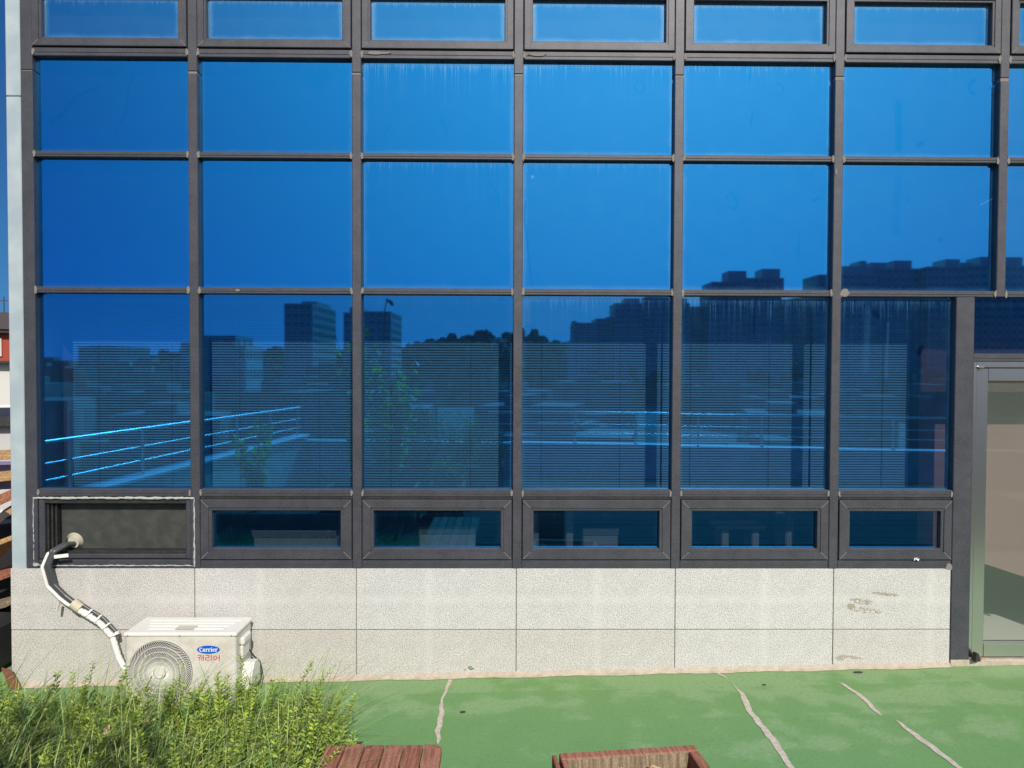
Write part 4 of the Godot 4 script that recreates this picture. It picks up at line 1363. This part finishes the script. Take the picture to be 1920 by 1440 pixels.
	for k in 16:
		var a0 := TAU * k / 16
		var a1 := TAU * (k + 1) / 16
		strokes.append([[0.012 + cos(a0) * 0.011, 0.019 + sin(a0) * 0.013, 0.012 + cos(a1) * 0.011, 0.019 + sin(a1) * 0.013], 0.110])
	var zi := 0
	for st in strokes:
		var a := Vector2(st[0][0] + st[1], st[0][1])
		var b := Vector2(st[0][2] + st[1], st[0][3])
		var n := (b - a).orthogonal().normalized() * s6 / 2
		zi += 1
		q.prism(PackedVector2Array([a - n, b - n, b + n, a + n]), 0.0, 0.0006 + 0.00002 * zi)
	put("lettering", q, M.red_paint, U)

	# pipes from the sealed window down to the unit
	var P := thing("refrigerant_pipes", "black and white wrapped pipes curving from the sealed window to the air conditioner", "pipes", Vector3(-3.0, 0.5, 0.1))
	var o := P.position
	var line := [Vector3(-3.225, 0.940, -0.05), Vector3(-3.24, 0.948, 0.03), Vector3(-3.288, 0.915, 0.095), Vector3(-3.318, 0.82, 0.115), Vector3(-3.292, 0.68, 0.10), Vector3(-3.208, 0.589, 0.095), Vector3(-3.093, 0.503, 0.10), Vector3(-2.939, 0.404, 0.10), Vector3(-2.843, 0.306, 0.11), Vector3(-2.786, 0.168, 0.135), Vector3(-2.69, 0.03, 0.17), Vector3(-2.60, 0.0, 0.2)]
	var run := func(off: Callable, from: float, to: float, rad: float, jitter: float) -> MB:
		var cv := Curve3D.new()
		for i in line.size():
			var tan_: Vector3 = (line[mini(i + 1, line.size() - 1)] - line[maxi(i - 1, 0)]) / 6.0
			cv.add_point(line[i] - o, -tan_, tan_)
		var L := cv.get_baked_length()
		var pts := []
		var rs := []
		for i in 61:
			var t := lerpf(from, to, i / 60.0)
			pts.append(cv.sample_baked(L * t) + off.call(t))
			rs.append(rad * (1.0 + jitter * sin(i * 2.3)))
		var mb := MB.new()
		mb.tube(pts, rs, 10)
		return mb
	put("black_hose", run.call(func(t): return Vector3(0.018, 0.004, 0.012), 0.0, 0.46, 0.018, 0.03), M.hose, P)
	put("black_hose", run.call(func(t): return Vector3(-0.012, 0.004, 0.0), 0.0, 0.46, 0.016, 0.03), M.hose, P)
	put("black_hose", run.call(func(t): return Vector3(0.014, 0.022, -0.006), 0.46, 0.74, 0.013, 0.05), M.hose, P)
	put("white_hose", run.call(func(t): return Vector3(-0.028, -0.012, 0.012) if t < 0.42 else Vector3(-0.028, -0.012, 0.012).lerp(Vector3.ZERO, smoothstep(0.42, 0.52, t)), 0.06, 0.55, 0.013, 0.03), M.tape, P)
	put("white_hose", run.call(func(t): return Vector3(-0.004, -0.008, 0.012), 0.46, 1.0, 0.021, 0.10), M.tape, P)
	# putty wrap, ties, tag
	put("putty_wrap", run.call(func(t): return Vector3(0, 0, 0.004), 0.435, 0.485, 0.038, 0.12), M.putty, P)
	for t0 in [0.53, 0.585, 0.64, 0.70]:
		put("cable_tie", run.call(func(t): return Vector3(0.004, 0.004, 0.004), t0, t0 + 0.008, 0.037, 0.0), M.tape, P)
	q = MB.new()
	q.T = Transform3D(Basis(Vector3(0, 0, 1), 0.12), Vector3(-3.26, 0.872, 0.125) - o)
	q.bbox(0, 0, 0, 0.105, 0.026, 0.002, 0.0008)
	put("paper_tag", q, M.tape, P)
	q = MB.new()
	q.tube([Vector3(-3.215, 0.955, -0.048) - o, Vector3(-3.216, 0.954, -0.038) - o, Vector3(-3.217, 0.953, -0.032) - o], [0.070, 0.066, 0.045], 18)
	put("hole_putty", q, M.putty, P)
	q = MB.new()
	q.tube([Vector3(-3.225, 0.56, 0.14) - o, Vector3(-3.232, 0.50, 0.15) - o], [0.012, 0.009], 6)
	put("putty_drip", q, M.putty, P)

# ---------------------------------------------------------------- bench, planter box, lumber
func build_front_things() -> void:
	var N := thing("timber_bench", "red-brown slatted timber bench top with a rounded corner, beside the grass", "bench", Vector3(-0.70, floor_y(-0.7), 2.6))
	var hgt := 0.45 - floor_y(-0.7)
	for k in 6:
		var x1 := 0.410 - 0.0938 * k
		var x0 := x1 - 0.0865
		var zb := -0.705 + rng.randf_range(-0.004, 0.004)
		var q := MB.new()
		if k == 0:
			var poly := PackedVector2Array([Vector2(x0, -zb)])
			for a in 7:
				var an := PI / 2 - PI / 2 * a / 6.0
				poly.append(Vector2(x1 - 0.05 + cos(an) * 0.05, -zb - 0.05 + sin(an) * 0.05))
			poly.append(Vector2(x1, -0.75)); poly.append(Vector2(x0, -0.75))
			q.T = Transform3D(Basis(Vector3(1, 0, 0), -PI / 2), Vector3(0, hgt - 0.028, 0))
			q.prism(poly, 0, 0.028)
		else:
			q.bbox(x0, hgt - 0.028, zb, x1, hgt + rng.randf_range(-0.001, 0.001), 0.75, 0.003)
		put("slat", q, M.wood_red if k % 2 else M.wood_red_b, N)
	for z in [-0.55, 0.55]:
		var q := MB.new()
		q.bbox(-0.14, hgt - 0.09, z - 0.03, 0.38, hgt - 0.029, z + 0.03, 0.003)
		put("bearer", q, M.wood_grey, N)
		for x in [-0.10, 0.34]:
			var lg := MB.new()
			lg.bbox(x - 0.035, 0.0, z - 0.035, x + 0.035, hgt - 0.091, z + 0.035, 0.003)
			put("leg", lg, M.wood_red, N)
	# planter box with dry stems
	var px := Vector3(0.63, floor_y(0.63), 2.14)
	var B := thing("planter_box", "weathered red-brown timber planter box of dry stems on the green floor", "planter", px, 0.11)
	var h := 0.40 - floor_y(0.63)
	for k in 3:
		var y0 := h / 3.0 * k
		var q := MB.new()
		q.bbox(-0.325, y0, -0.30, 0.36, y0 + h / 3.0 - 0.003, -0.245, 0.004)
		put("plank", q, M.wood_red_b, B)
		q = MB.new()
		q.bbox(-0.325, y0, 0.245, 0.36, y0 + h / 3.0 - 0.003, 0.30, 0.004)
		put("plank", q, M.wood_red, B)
		q = MB.new()
		q.bbox(0.31, y0, -0.243, 0.36, y0 + h / 3.0 - 0.003, 0.243, 0.004)
		put("plank", q, M.wood_red, B)
		q = MB.new()
		q.bbox(-0.325, y0, -0.243, -0.302, y0 + h / 3.0 - 0.003, 0.243, 0.004)
		put("plank", q, M.wood_red_b, B)
		q = MB.new()
		q.bbox(-0.30, y0, -0.2435, 0.305, y0 + h / 3.0 - 0.004, -0.236, 0.002)
		put("lining_board", q, M.wood_grey, B)
	var q := MB.new()
	q.bbox(-0.362, 0.0, -0.29, -0.340, h - 0.005, 0.29, 0.003)
	put("side_board", q, M.wood_red, B)
	q = MB.new()
	q.box(-0.30, 0.0, -0.235, 0.305, h - 0.10, 0.24)
	put("soil", q, M.soil, B)
	var dry := mat(0.45, 0.32, 0.17, 0.9)
	for s in [[[0.08, 0.30, -0.10], [0.09, 0.36, -0.17], [0.10, 0.385, -0.18]], [[0.10, 0.385, -0.18], [0.17, 0.37, -0.15], [0.27, 0.33, -0.10]], [[-0.1, 0.31, -0.05], [-0.03, 0.35, -0.16], [-0.05, 0.39, -0.18]], [[0.12, 0.32, -0.2], [0.2, 0.34, -0.15], [0.28, 0.34, -0.17]], [[-0.2, 0.31, 0.05], [0.0, 0.36, 0.0], [0.2, 0.33, 0.1]]]:
		q = MB.new()
		var pts := []
		for p in s: pts.append(Vector3(p[0], p[1], p[2]))
		q.tube(pts, [0.007, 0.006, 0.003], 6)
		put("dry_stem", q, dry, B)
	q = MB.new()
	q.colored = true
	for k in 90:
		q.col = Color(0.36, 0.26, 0.13).lerp(Color(0.16, 0.11, 0.06), rng.randf())
		leaf(q, Vector3(rng.randf_range(-0.27, 0.28), h - 0.095 + rng.randf() * 0.02, rng.randf_range(-0.22, 0.2)), Vector3(rng.randf_range(-1, 1), rng.randf_range(0, 0.6), rng.randf_range(-1, 1)).normalized(), rng.randf_range(0.02, 0.05), 0.35)
	put("dry_litter", q, M.tinted, B).set_meta("kind", "stuff")

	# lumber heap past the corner of the building
	var boards := [[-4.42, 1.30, -0.95, 0.25, 0.10, "wood_raw"], [-4.36, 1.10, -0.80, 0.5, 0.45, "wood_red_b"], [-4.40, 0.93, -0.85, 0.35, 0.6, "wood_raw"], [-4.38, 0.62, -0.75, -0.5, 0.5, "wood_raw"], [-4.40, 0.45, -0.7, 0.3, 0.35, "wood_red"], [-4.45, 1.48, -1.05, 0.2, 0.05, "wood_raw"], [-4.35, 0.25, -0.6, -0.4, 0.3, "wood_grey"]]
	var says := ["pale raw board lying flat near the top of the lumber heap past the building corner", "red-brown board tilted in the middle of the lumber heap past the building corner", "pale raw board tilted steeply in the lumber heap past the building corner", "orange raw board slanting low in the lumber heap past the building corner", "dark red board low in the lumber heap past the building corner", "pale raw board topping the lumber heap past the building corner", "grey board at the bottom of the lumber heap past the building corner"]
	for k in boards.size():
		var b: Array = boards[k]
		q = MB.new()
		q.bbox(-0.55, -0.02, -0.09, 0.55, 0.02, 0.09, 0.004)
		var o := tag(put("lumber_board", q, M[b[5]]), says[k], "board", "boards in the lumber heap") as MeshInstance3D
		o.position = Vector3(b[0], b[1], b[2])
		o.rotation = Vector3(0.2, b[3], b[4])
	q = MB.new()
	q.bbox(-0.40, 0, -0.45, 0.40, 0.95, 0.45, 0.05)
	var tarp := tag(put("tarp_heap", q, mat(0.012, 0.012, 0.014, 0.8)), "black tarp-covered heap under the boards past the building corner", "tarp heap") as MeshInstance3D
	tarp.position = Vector3(-4.50, floor_y(-4.5), -1.55)
	q = MB.new()
	q.bbox(-0.30, 0, -0.28, 0.30, 0.42, 0.28, 0.06)
	var tp := tag(put("tarp_heap", q, mat(0.02, 0.02, 0.022, 0.8)), "low black tarp bundle on the floor right beside the building corner", "tarp heap") as MeshInstance3D
	tp.position = Vector3(-4.18, floor_y(-4.18), -0.35)
	var cr := thing("plastic_crate", "purple-grey plastic crate on the lumber heap past the building corner", "crate", Vector3(-4.46, 1.16, -1.3), 0.3)
	for s in [-1, 1]:
		q = MB.new()
		q.bbox(-0.24, 0.0, s * 0.15 - 0.01, 0.24, 0.22, s * 0.15 + 0.01, 0.004)
		put("side", q, mat(0.20, 0.17, 0.33, 0.5), cr)
		q = MB.new()
		q.bbox(s * 0.23 - 0.01, 0.0, -0.139, s * 0.23 + 0.01, 0.22, 0.139, 0.004)
		put("end", q, mat(0.20, 0.17, 0.33, 0.5), cr)
	q = MB.new()
	q.bbox(-0.22, 0.0, -0.139, 0.22, 0.01, 0.139, 0.003)
	put("bottom", q, mat(0.20, 0.17, 0.33, 0.5), cr)
	q = MB.new()
	q.T = Transform3D(Basis(Vector3(0, 0, 1), 0.9) * Basis(Vector3(0, 1, 0), 0.5), Vector3.ZERO)
	q.bbox(-0.12, -0.006, -0.09, 0.12, 0.006, 0.09, 0.003)
	var wh := tag(put("foam_sheet", q, M.white_paint), "crumpled white sheet stuck in the lumber heap past the building corner", "sheet") as MeshInstance3D
	wh.position = Vector3(-4.18, 0.98, -0.55)
	q = MB.new()
	q.prism(PackedVector2Array([Vector2(-0.05, 0.16), Vector2(0.02, 0.14), Vector2(0.10, -0.01), Vector2(0.02, -0.02)]), 0, 0.012)
	var rp := tag(put("rusty_plate", q, mat(0.17, 0.065, 0.04, 0.8)), "rusty brown plate leaning at the foot of the building corner", "plate") as MeshInstance3D
	rp.position = Vector3(-3.62, floor_y(-3.6) - 0.0, 0.09)

# ---------------------------------------------------------------- plants
func leaf(q: MB, p: Vector3, dir: Vector3, L: float, wide := 0.5) -> void:
	var side := dir.cross(Vector3(rng.randf_range(-1, 1), rng.randf_range(0.2, 1), rng.randf_range(-1, 1))).normalized()
	var up := side.cross(dir).normalized()
	var m := p + dir * L * 0.5
	var a := m + side * L * wide * 0.5 + up * L * 0.08
	var b := m - side * L * wide * 0.5 + up * L * 0.08
	var e := p + dir * L
	q.tri(p, a, e) if true else q.tri(p, e, a)
	q.tri(p, e, b)

func sprigs(q: MB, stems: MB, root: Vector3, dir: Vector3, L: float, leafsize: float, c0: Color, c1: Color, pairs: int) -> void:
	var bend := Vector3(rng.randf_range(-1, 1), 0, rng.randf_range(-1, 1)) * 0.12
	var pts := []
	var rad := []
	for i in 5:
		var t := i / 4.0
		pts.append(root + dir * L * t + bend * L * t * t)
		rad.append(lerpf(0.0022, 0.0008, t))
	stems.tube(pts, rad, 3, false)
	var tint := rng.randf()
	for i in pairs:
		var t := lerpf(0.15, 1.0, i / float(pairs - 1))
		var p := root + dir * L * t + bend * L * t * t
		var a := i * 1.57 + rng.randf_range(-0.3, 0.3)
		for s in 2:
			var o := Vector3(cos(a + PI * s), rng.randf_range(0.35, 1.0), sin(a + PI * s)).normalized()
			q.col = c0.lerp(c1, clampf(tint * 0.6 + 0.4 * rng.randf(), 0, 1))
			leaf(q, p, o, leafsize * rng.randf_range(0.7, 1.25) * (1.1 - 0.35 * t), 0.42)

func low_shrub(label: String, at: Vector3, rx: float, rz: float, h: float, count: int, tall: float) -> void:
	var t := thing("low_shrub", label, "shrub", at, 0, "low leafy shrubs in the grass")
	var q := MB.new()
	q.colored = true
	var st := MB.new()
	for k in count:
		var a := rng.randf() * TAU
		var r := sqrt(rng.randf())
		var root := Vector3(cos(a) * rx * r, 0.0, sin(a) * rz * r)
		var top := h * (1.0 - 0.45 * r * r) * rng.randf_range(0.5, 1.3) + (tall * rng.randf_range(0.6, 1.3) if rng.randf() < 0.10 else 0.0)
		var d := Vector3(cos(a) * r * 0.5 + 0.12, 1.0, sin(a) * r * 0.5).normalized()
		if k % 9 == 0: sprigs(q, st, root, d, minf(top, h * 0.8), rng.randf_range(0.04, 0.06), Color(0.06, 0.14, 0.035), Color(0.16, 0.28, 0.07), 5)
		elif k % 17 == 0: sprigs(q, st, root, d, top * 1.05, 0.022, Color(0.30, 0.22, 0.10), Color(0.42, 0.34, 0.17), 6)
		else: sprigs(q, st, root, d, top, rng.randf_range(0.024, 0.042), Color(0.08, 0.18, 0.022), Color(0.46, 0.56, 0.07), int(top / 0.015) + 4)
	put("foliage", q, M.leaf, t)
	put("stems", st, M.bark, t)

func build_plants() -> void:
	# planting bed in front of the air conditioner
	var bed := MB.new()
	var bn := noise(1.2, 111, 3)
	var cell := 0.12
	for i in 27:
		for j in 16:
			var f := func(a: int, b: int) -> Vector3:
				var x := -4.1 + cell * a
				var z := 0.95 + cell * b
				var edge := minf(minf((x + 4.1) * 2.0, (-0.86 - x) * 2.5), minf((z - 0.95) * 1.6, (2.87 - z) * 2))
				return Vector3(x, floor_y(x) + 0.005 + 0.20 * smoothstep(0.0, 0.8, edge) + 0.05 * bn.get_noise_2d(x * 2, z * 2) * smoothstep(0.0, 0.3, edge), z)
			bed.quad(f.call(i, j + 1), f.call(i + 1, j + 1), f.call(i + 1, j), f.call(i, j))
	var bd := put("planting_bed", bed, M.soil)
	bd.set_meta("kind", "structure")
	var spots := [[-1.10, 1.42, 0.20, 0.26, 0.24, 90, 0.14, "leafy bright green shrub at the end of the grass behind the bench"], [-1.45, 1.40, 0.24, 0.28, 0.31, 120, 0.20, "leafy bright green shrub in front of the air conditioner's valve cover"], [-1.90, 1.36, 0.26, 0.28, 0.25, 110, 0.15, "leafy green shrub in front of the air conditioner badge"], [-2.35, 1.36, 0.28, 0.28, 0.24, 110, 0.14, "leafy green shrub in front of the fan grille"], [-2.85, 1.36, 0.30, 0.30, 0.23, 110, 0.06, "leafy green shrub between the pipes and the fan grille"], [-3.40, 1.36, 0.32, 0.30, 0.24, 120, 0.08, "leafy green shrub at the foot of the building corner"], [-0.98, 1.92, 0.20, 0.36, 0.30, 120, 0.04, "low leafy green shrub spilling over the side of the bench"], [-1.45, 1.98, 0.28, 0.36, 0.24, 120, 0.03, "low leafy green shrub in the near grass, one away from the bench"], [-2.05, 2.0, 0.32, 0.36, 0.22, 120, 0.03, "low leafy green shrub in the middle of the near grass"], [-2.65, 2.0, 0.32, 0.36, 0.22, 110, 0.03, "low leafy green shrub deep in the grass, two away from the bench"]]
	for s in spots:
		low_shrub(s[7], Vector3(s[0], floor_y(s[0]) + 0.24, s[1]), s[2], s[3], s[4], s[5], s[6])
	# grass: nobody could count the blades
	var g := MB.new()
	g.colored = true
	for k in 5200:
		var x := rng.randf_range(-3.95, -0.98)
		var z := rng.randf_range(1.08, 2.6)
		var root := Vector3(x, floor_y(x) + 0.16, z)
		var L := rng.randf_range(0.24, 0.54)
		var lean := Vector3(rng.randf_range(-0.2, 1.0), 0, rng.randf_range(-0.5, 0.5))
		var w := rng.randf_range(0.0020, 0.0052)
		var droop := rng.randf_range(0.15, 0.6)
		var c := Color(0.10, 0.20, 0.045).lerp(Color(0.42, 0.54, 0.18), rng.randf())
		if rng.randf() < 0.10: c = Color(0.30, 0.27, 0.12)
		g.col = c
		blade(g, root, lean, L, w, droop)
	var go := put("grass", g, M.leaf)
	go.set_meta("kind", "stuff")
	tag(go, "long green grass growing through the shrubs in front of the air conditioner", "grass")
	# long seed stems that rise in front of the wall
	var says := 0
	for s in [[-2.95, 1.2, 0.72, 0.55, 0.1], [-2.75, 1.25, 0.62, 0.72, 0.0], [-2.62, 1.2, 0.60, 0.80, -0.1], [-2.45, 1.2, 0.66, 0.55, 0.0], [-2.2, 1.2, 0.62, 0.62, 0.0], [-1.95, 1.2, 0.52, 0.75, 0.0], [-3.65, 1.15, 0.62, 0.18, 0.1], [-3.5, 1.2, 0.66, 0.42, 0.0], [-1.38, 1.15, 0.56, -0.25, 0.0], [-1.62, 1.15, 0.58, 0.45, 0.0]]:
		g = MB.new()
		g.colored = true
		for k in 6:
			g.col = Color(0.07, 0.08, 0.035).lerp(Color(0.20, 0.17, 0.08), rng.randf())
			blade(g, Vector3(s[0] + rng.randf_range(-0.04, 0.04), floor_y(s[0]) + 0.1, s[1]), Vector3(s[3] * rng.randf_range(0.5, 1.4), 0, s[4]), s[2] * rng.randf_range(0.85, 1.3), 0.0026, rng.randf_range(0.2, 0.55))
		tag(put("seed_grass_tuft", g, M.leaf), "thin tuft of long dark seed grass arching in front of the stone base", "grass tuft", "seed grass tufts in front of the wall")
	# straw-coloured tuft against the bench
	g = MB.new()
	g.colored = true
	for k in 9:
		g.col = Color(0.34, 0.36, 0.18)
		blade(g, Vector3(-0.86 + rng.randf_range(-0.03, 0.03), 0.35, 2.25), Vector3(rng.randf_range(0.2, 1.2), 0, -0.5), rng.randf_range(0.14, 0.34), 0.003, 0.2)
	tag(put("straw_grass_tuft", g, M.leaf), "pale straw-green grass tuft leaning over the bench slats", "grass tuft")
	# dry leaves and sticks lying in the bed
	for k in 16:
		g = MB.new()
		g.colored = true
		g.col = Color(0.42, 0.33, 0.19).lerp(Color(0.52, 0.44, 0.32), rng.randf())
		leaf(g, Vector3.ZERO, Vector3(rng.randf_range(-1, 1), rng.randf_range(-0.2, 0.5), rng.randf_range(-1, 0.2)).normalized(), rng.randf_range(0.05, 0.12), 0.3)
		var x := rng.randf_range(-3.6, -1.1)
		var o := tag(put("dry_leaf", g, M.tinted), "curled tan dry leaf lying on top of the grass", "leaf", "dry leaves on the grass") as MeshInstance3D
		o.position = Vector3(x, floor_y(x) + rng.randf_range(0.36, 0.42), rng.randf_range(1.35, 2.0))
	# saplings and shrubs behind the camera
	var sap := [[-1.98, 4.12, 2.30, 15, "tall sapling with broad leaves behind the camera, mirrored across the third mullion"], [-1.45, 4.18, 1.95, 13, "broad-leaved sapling with one sprig standing clear, mirrored in the third tall bay"], [-3.3, 4.2, 1.3, 8, "short broad-leaved sapling at the parapet end of the long planter"]]
	for s in sap:
		var t := thing("leafy_sapling", s[4], "sapling", Vector3(s[0], (0.60 if s[0] > -2.2 else floor_y(s[0]) + 0.42), s[1]), 0, "saplings in the planter behind the camera")
		var tr := MB.new()
		var lv := MB.new()
		lv.colored = true
		for b in s[3]:
			var a := rng.randf() * TAU
			var H: float = s[2] * rng.randf_range(0.45, 1.0)
			var lean := Vector3(cos(a), 0, sin(a)) * rng.randf_range(0.05, 0.42)
			var pts := []
			var rad := []
			for i in 7:
				var u := i / 6.0
				pts.append(Vector3(0, H * u, 0) + lean * u * u + Vector3(sin(u * 9 + b), 0, cos(u * 8 + b)) * 0.02)
				rad.append(lerpf(0.012, 0.003, u))
			tr.tube(pts, rad, 6, false)
			for i in 32:
				var u := rng.randf_range(0.25, 1.0)
				var p := Vector3(0, H * u, 0) + lean * u * u
				lv.col = Color(0.10, 0.18, 0.03).lerp(Color(0.34, 0.44, 0.10), rng.randf())
				leaf(lv, p, Vector3(rng.randf_range(-1, 1), rng.randf_range(-0.9, 0.5), rng.randf_range(-1, 1)).normalized(), rng.randf_range(0.08, 0.15), 0.7)
		put("stem", tr, M.bark, t)
		put("foliage", lv, M.leaf_thin, t)
	for s in [[-1.95, 6.5, 0.45, 1.55], [-1.35, 6.45, 0.50, 1.45], [-0.75, 6.5, 0.45, 1.25], [-0.25, 6.5, 0.32, 0.9], [-0.80, 4.75, 0.22, 0.55], [0.45, 3.75, 0.24, 0.20]]:
		var words := {-1.95: "tallest dense shrub in the far timber planter, mirrored beside the saplings", -1.35: "second dense shrub in the far timber planter", -0.75: "third dense shrub in the far timber planter", -0.25: "smallest dense shrub at the end of the far timber planter", -0.80: "round shrub in the square timber tub", 0.45: "low dry shrub in the small planter beside the timber deck"}
		var t := thing("dense_shrub", words[s[0]], "shrub", Vector3(s[0], 0.178 + (0.37 if s[0] < 0 else 0.30), s[1]), 0, "shrubs in planters behind the camera")
		var lv := MB.new()
		lv.colored = true
		var tr := MB.new()
		for b in 46:
			var a := rng.randf() * TAU
			var r: float = s[2] * sqrt(rng.randf())
			var H: float = s[3] * (1.0 - 0.4 * r / s[2]) * rng.randf_range(0.6, 1.1)
			tr.tube([Vector3(cos(a) * r * 0.3, 0, sin(a) * r * 0.3), Vector3(cos(a) * r, H, sin(a) * r)], [0.006, 0.002], 4, false)
			for i in 34:
				var u := rng.randf_range(0.1, 1.0)
				var p := Vector3(cos(a) * r * 0.3, 0, sin(a) * r * 0.3).lerp(Vector3(cos(a) * r, H, sin(a) * r), u) + Vector3(rng.randf_range(-1, 1), rng.randf_range(-1, 1), rng.randf_range(-1, 1)) * 0.07
				lv.col = Color(0.05, 0.10, 0.02).lerp(Color(0.26, 0.34, 0.10), rng.randf())
				leaf(lv, p, Vector3(rng.randf_range(-1, 1), rng.randf_range(-0.5, 0.8), rng.randf_range(-1, 1)).normalized(), rng.randf_range(0.03, 0.075), 0.5)
		put("stem", tr, M.bark, t)
		put("foliage", lv, M.leaf_thin, t)

func blade(g: MB, root: Vector3, lean: Vector3, L: float, w: float, droop: float) -> void:
	var prev := root
	var side := Vector3(-lean.z, 0, lean.x).normalized() if lean.length() > 0.01 else Vector3(1, 0, 0)
	side = (side + Vector3(rng.randf_range(-1, 1), 0, rng.randf_range(-1, 1)) * 0.7).normalized()
	var n := 5
	for i in n:
		var t0 := i / float(n)
		var t1 := (i + 1) / float(n)
		var p0 := root + Vector3(0, L * t0 * (1.0 - 0.45 * droop * t0 * t0), 0) + lean * L * t0 * (0.5 + 0.7 * t0)
		var p1 := root + Vector3(0, L * t1 * (1.0 - 0.45 * droop * t1 * t1), 0) + lean * L * t1 * (0.5 + 0.7 * t1)
		var w0 := w * (1.0 - t0 * 0.8)
		var w1 := w * (1.0 - t1 * 0.8)
		g.quad(p0 - side * w0, p0 + side * w0, p1 + side * w1, p1 - side * w1)

func build_small_things() -> void:
	# crumpled scrap on the sill, shoe-like stopper at the door, bits on the floor
	var q := MB.new()
	for k in 7:
		q.tri(Vector3(rng.randf_range(-0.02, 0.02), 0.0, rng.randf_range(-0.01, 0.01)), Vector3(rng.randf_range(0.0, 0.035), rng.randf_range(0, 0.03), rng.randf_range(-0.01, 0.01)), Vector3(rng.randf_range(-0.03, 0.0), rng.randf_range(0.01, 0.04), rng.randf_range(-0.01, 0.01)))
	var o := tag(put("paper_scrap", q, M.white_paint), "crumpled white paper scrap on the sill of the low window beside the door post", "paper scrap") as MeshInstance3D
	o.position = Vector3(3.075, 0.843, 0.062)
	var d := thing("door_stop", "small black and brown wedge at the foot of the door frame", "door stop", Vector3(3.53, 0.098, 0.085), 0.3)
	q = MB.new()
	q.prism(PackedVector2Array([Vector2(-0.03, 0), Vector2(0.025, 0), Vector2(0.0, 0.06), Vector2(-0.02, 0.07)]), -0.015, 0.015)
	put("wedge", q, M.rubber, d)
	q = MB.new()
	q.prism(PackedVector2Array([Vector2(0.0, 0), Vector2(0.075, 0), Vector2(0.07, 0.02), Vector2(0.02, 0.035)]), -0.03, -0.016)
	put("chip", q, M.wood_red_b, d)
	for s in [[-0.265, 0.60, 0.02, "black scrap on the floor beside the filler strip near the bench"], [2.62, 0.13, 0.03, "dark scrap lying at the foot of the stone base near the door"], [1.86, 0.30, 0.012, "tiny dark pebble on the floor beside the long filler strip"]]:
		q = MB.new()
		var poly := PackedVector2Array()
		for k in 8: poly.append(Vector2(cos(TAU * k / 8) * s[2] * rng.randf_range(0.7, 1.3), sin(TAU * k / 8) * s[2] * 0.45 * rng.randf_range(0.7, 1.2)))
		q.T = Transform3D(Basis(Vector3(1, 0, 0), -PI / 2), Vector3.ZERO)
		q.prism(poly, 0.0, 0.006)
		o = tag(put("floor_scrap", q, M.rubber), s[3], "scrap", "scraps on the green floor") as MeshInstance3D
		o.position = Vector3(s[0], floor_y(s[0]) + 0.001, s[1])
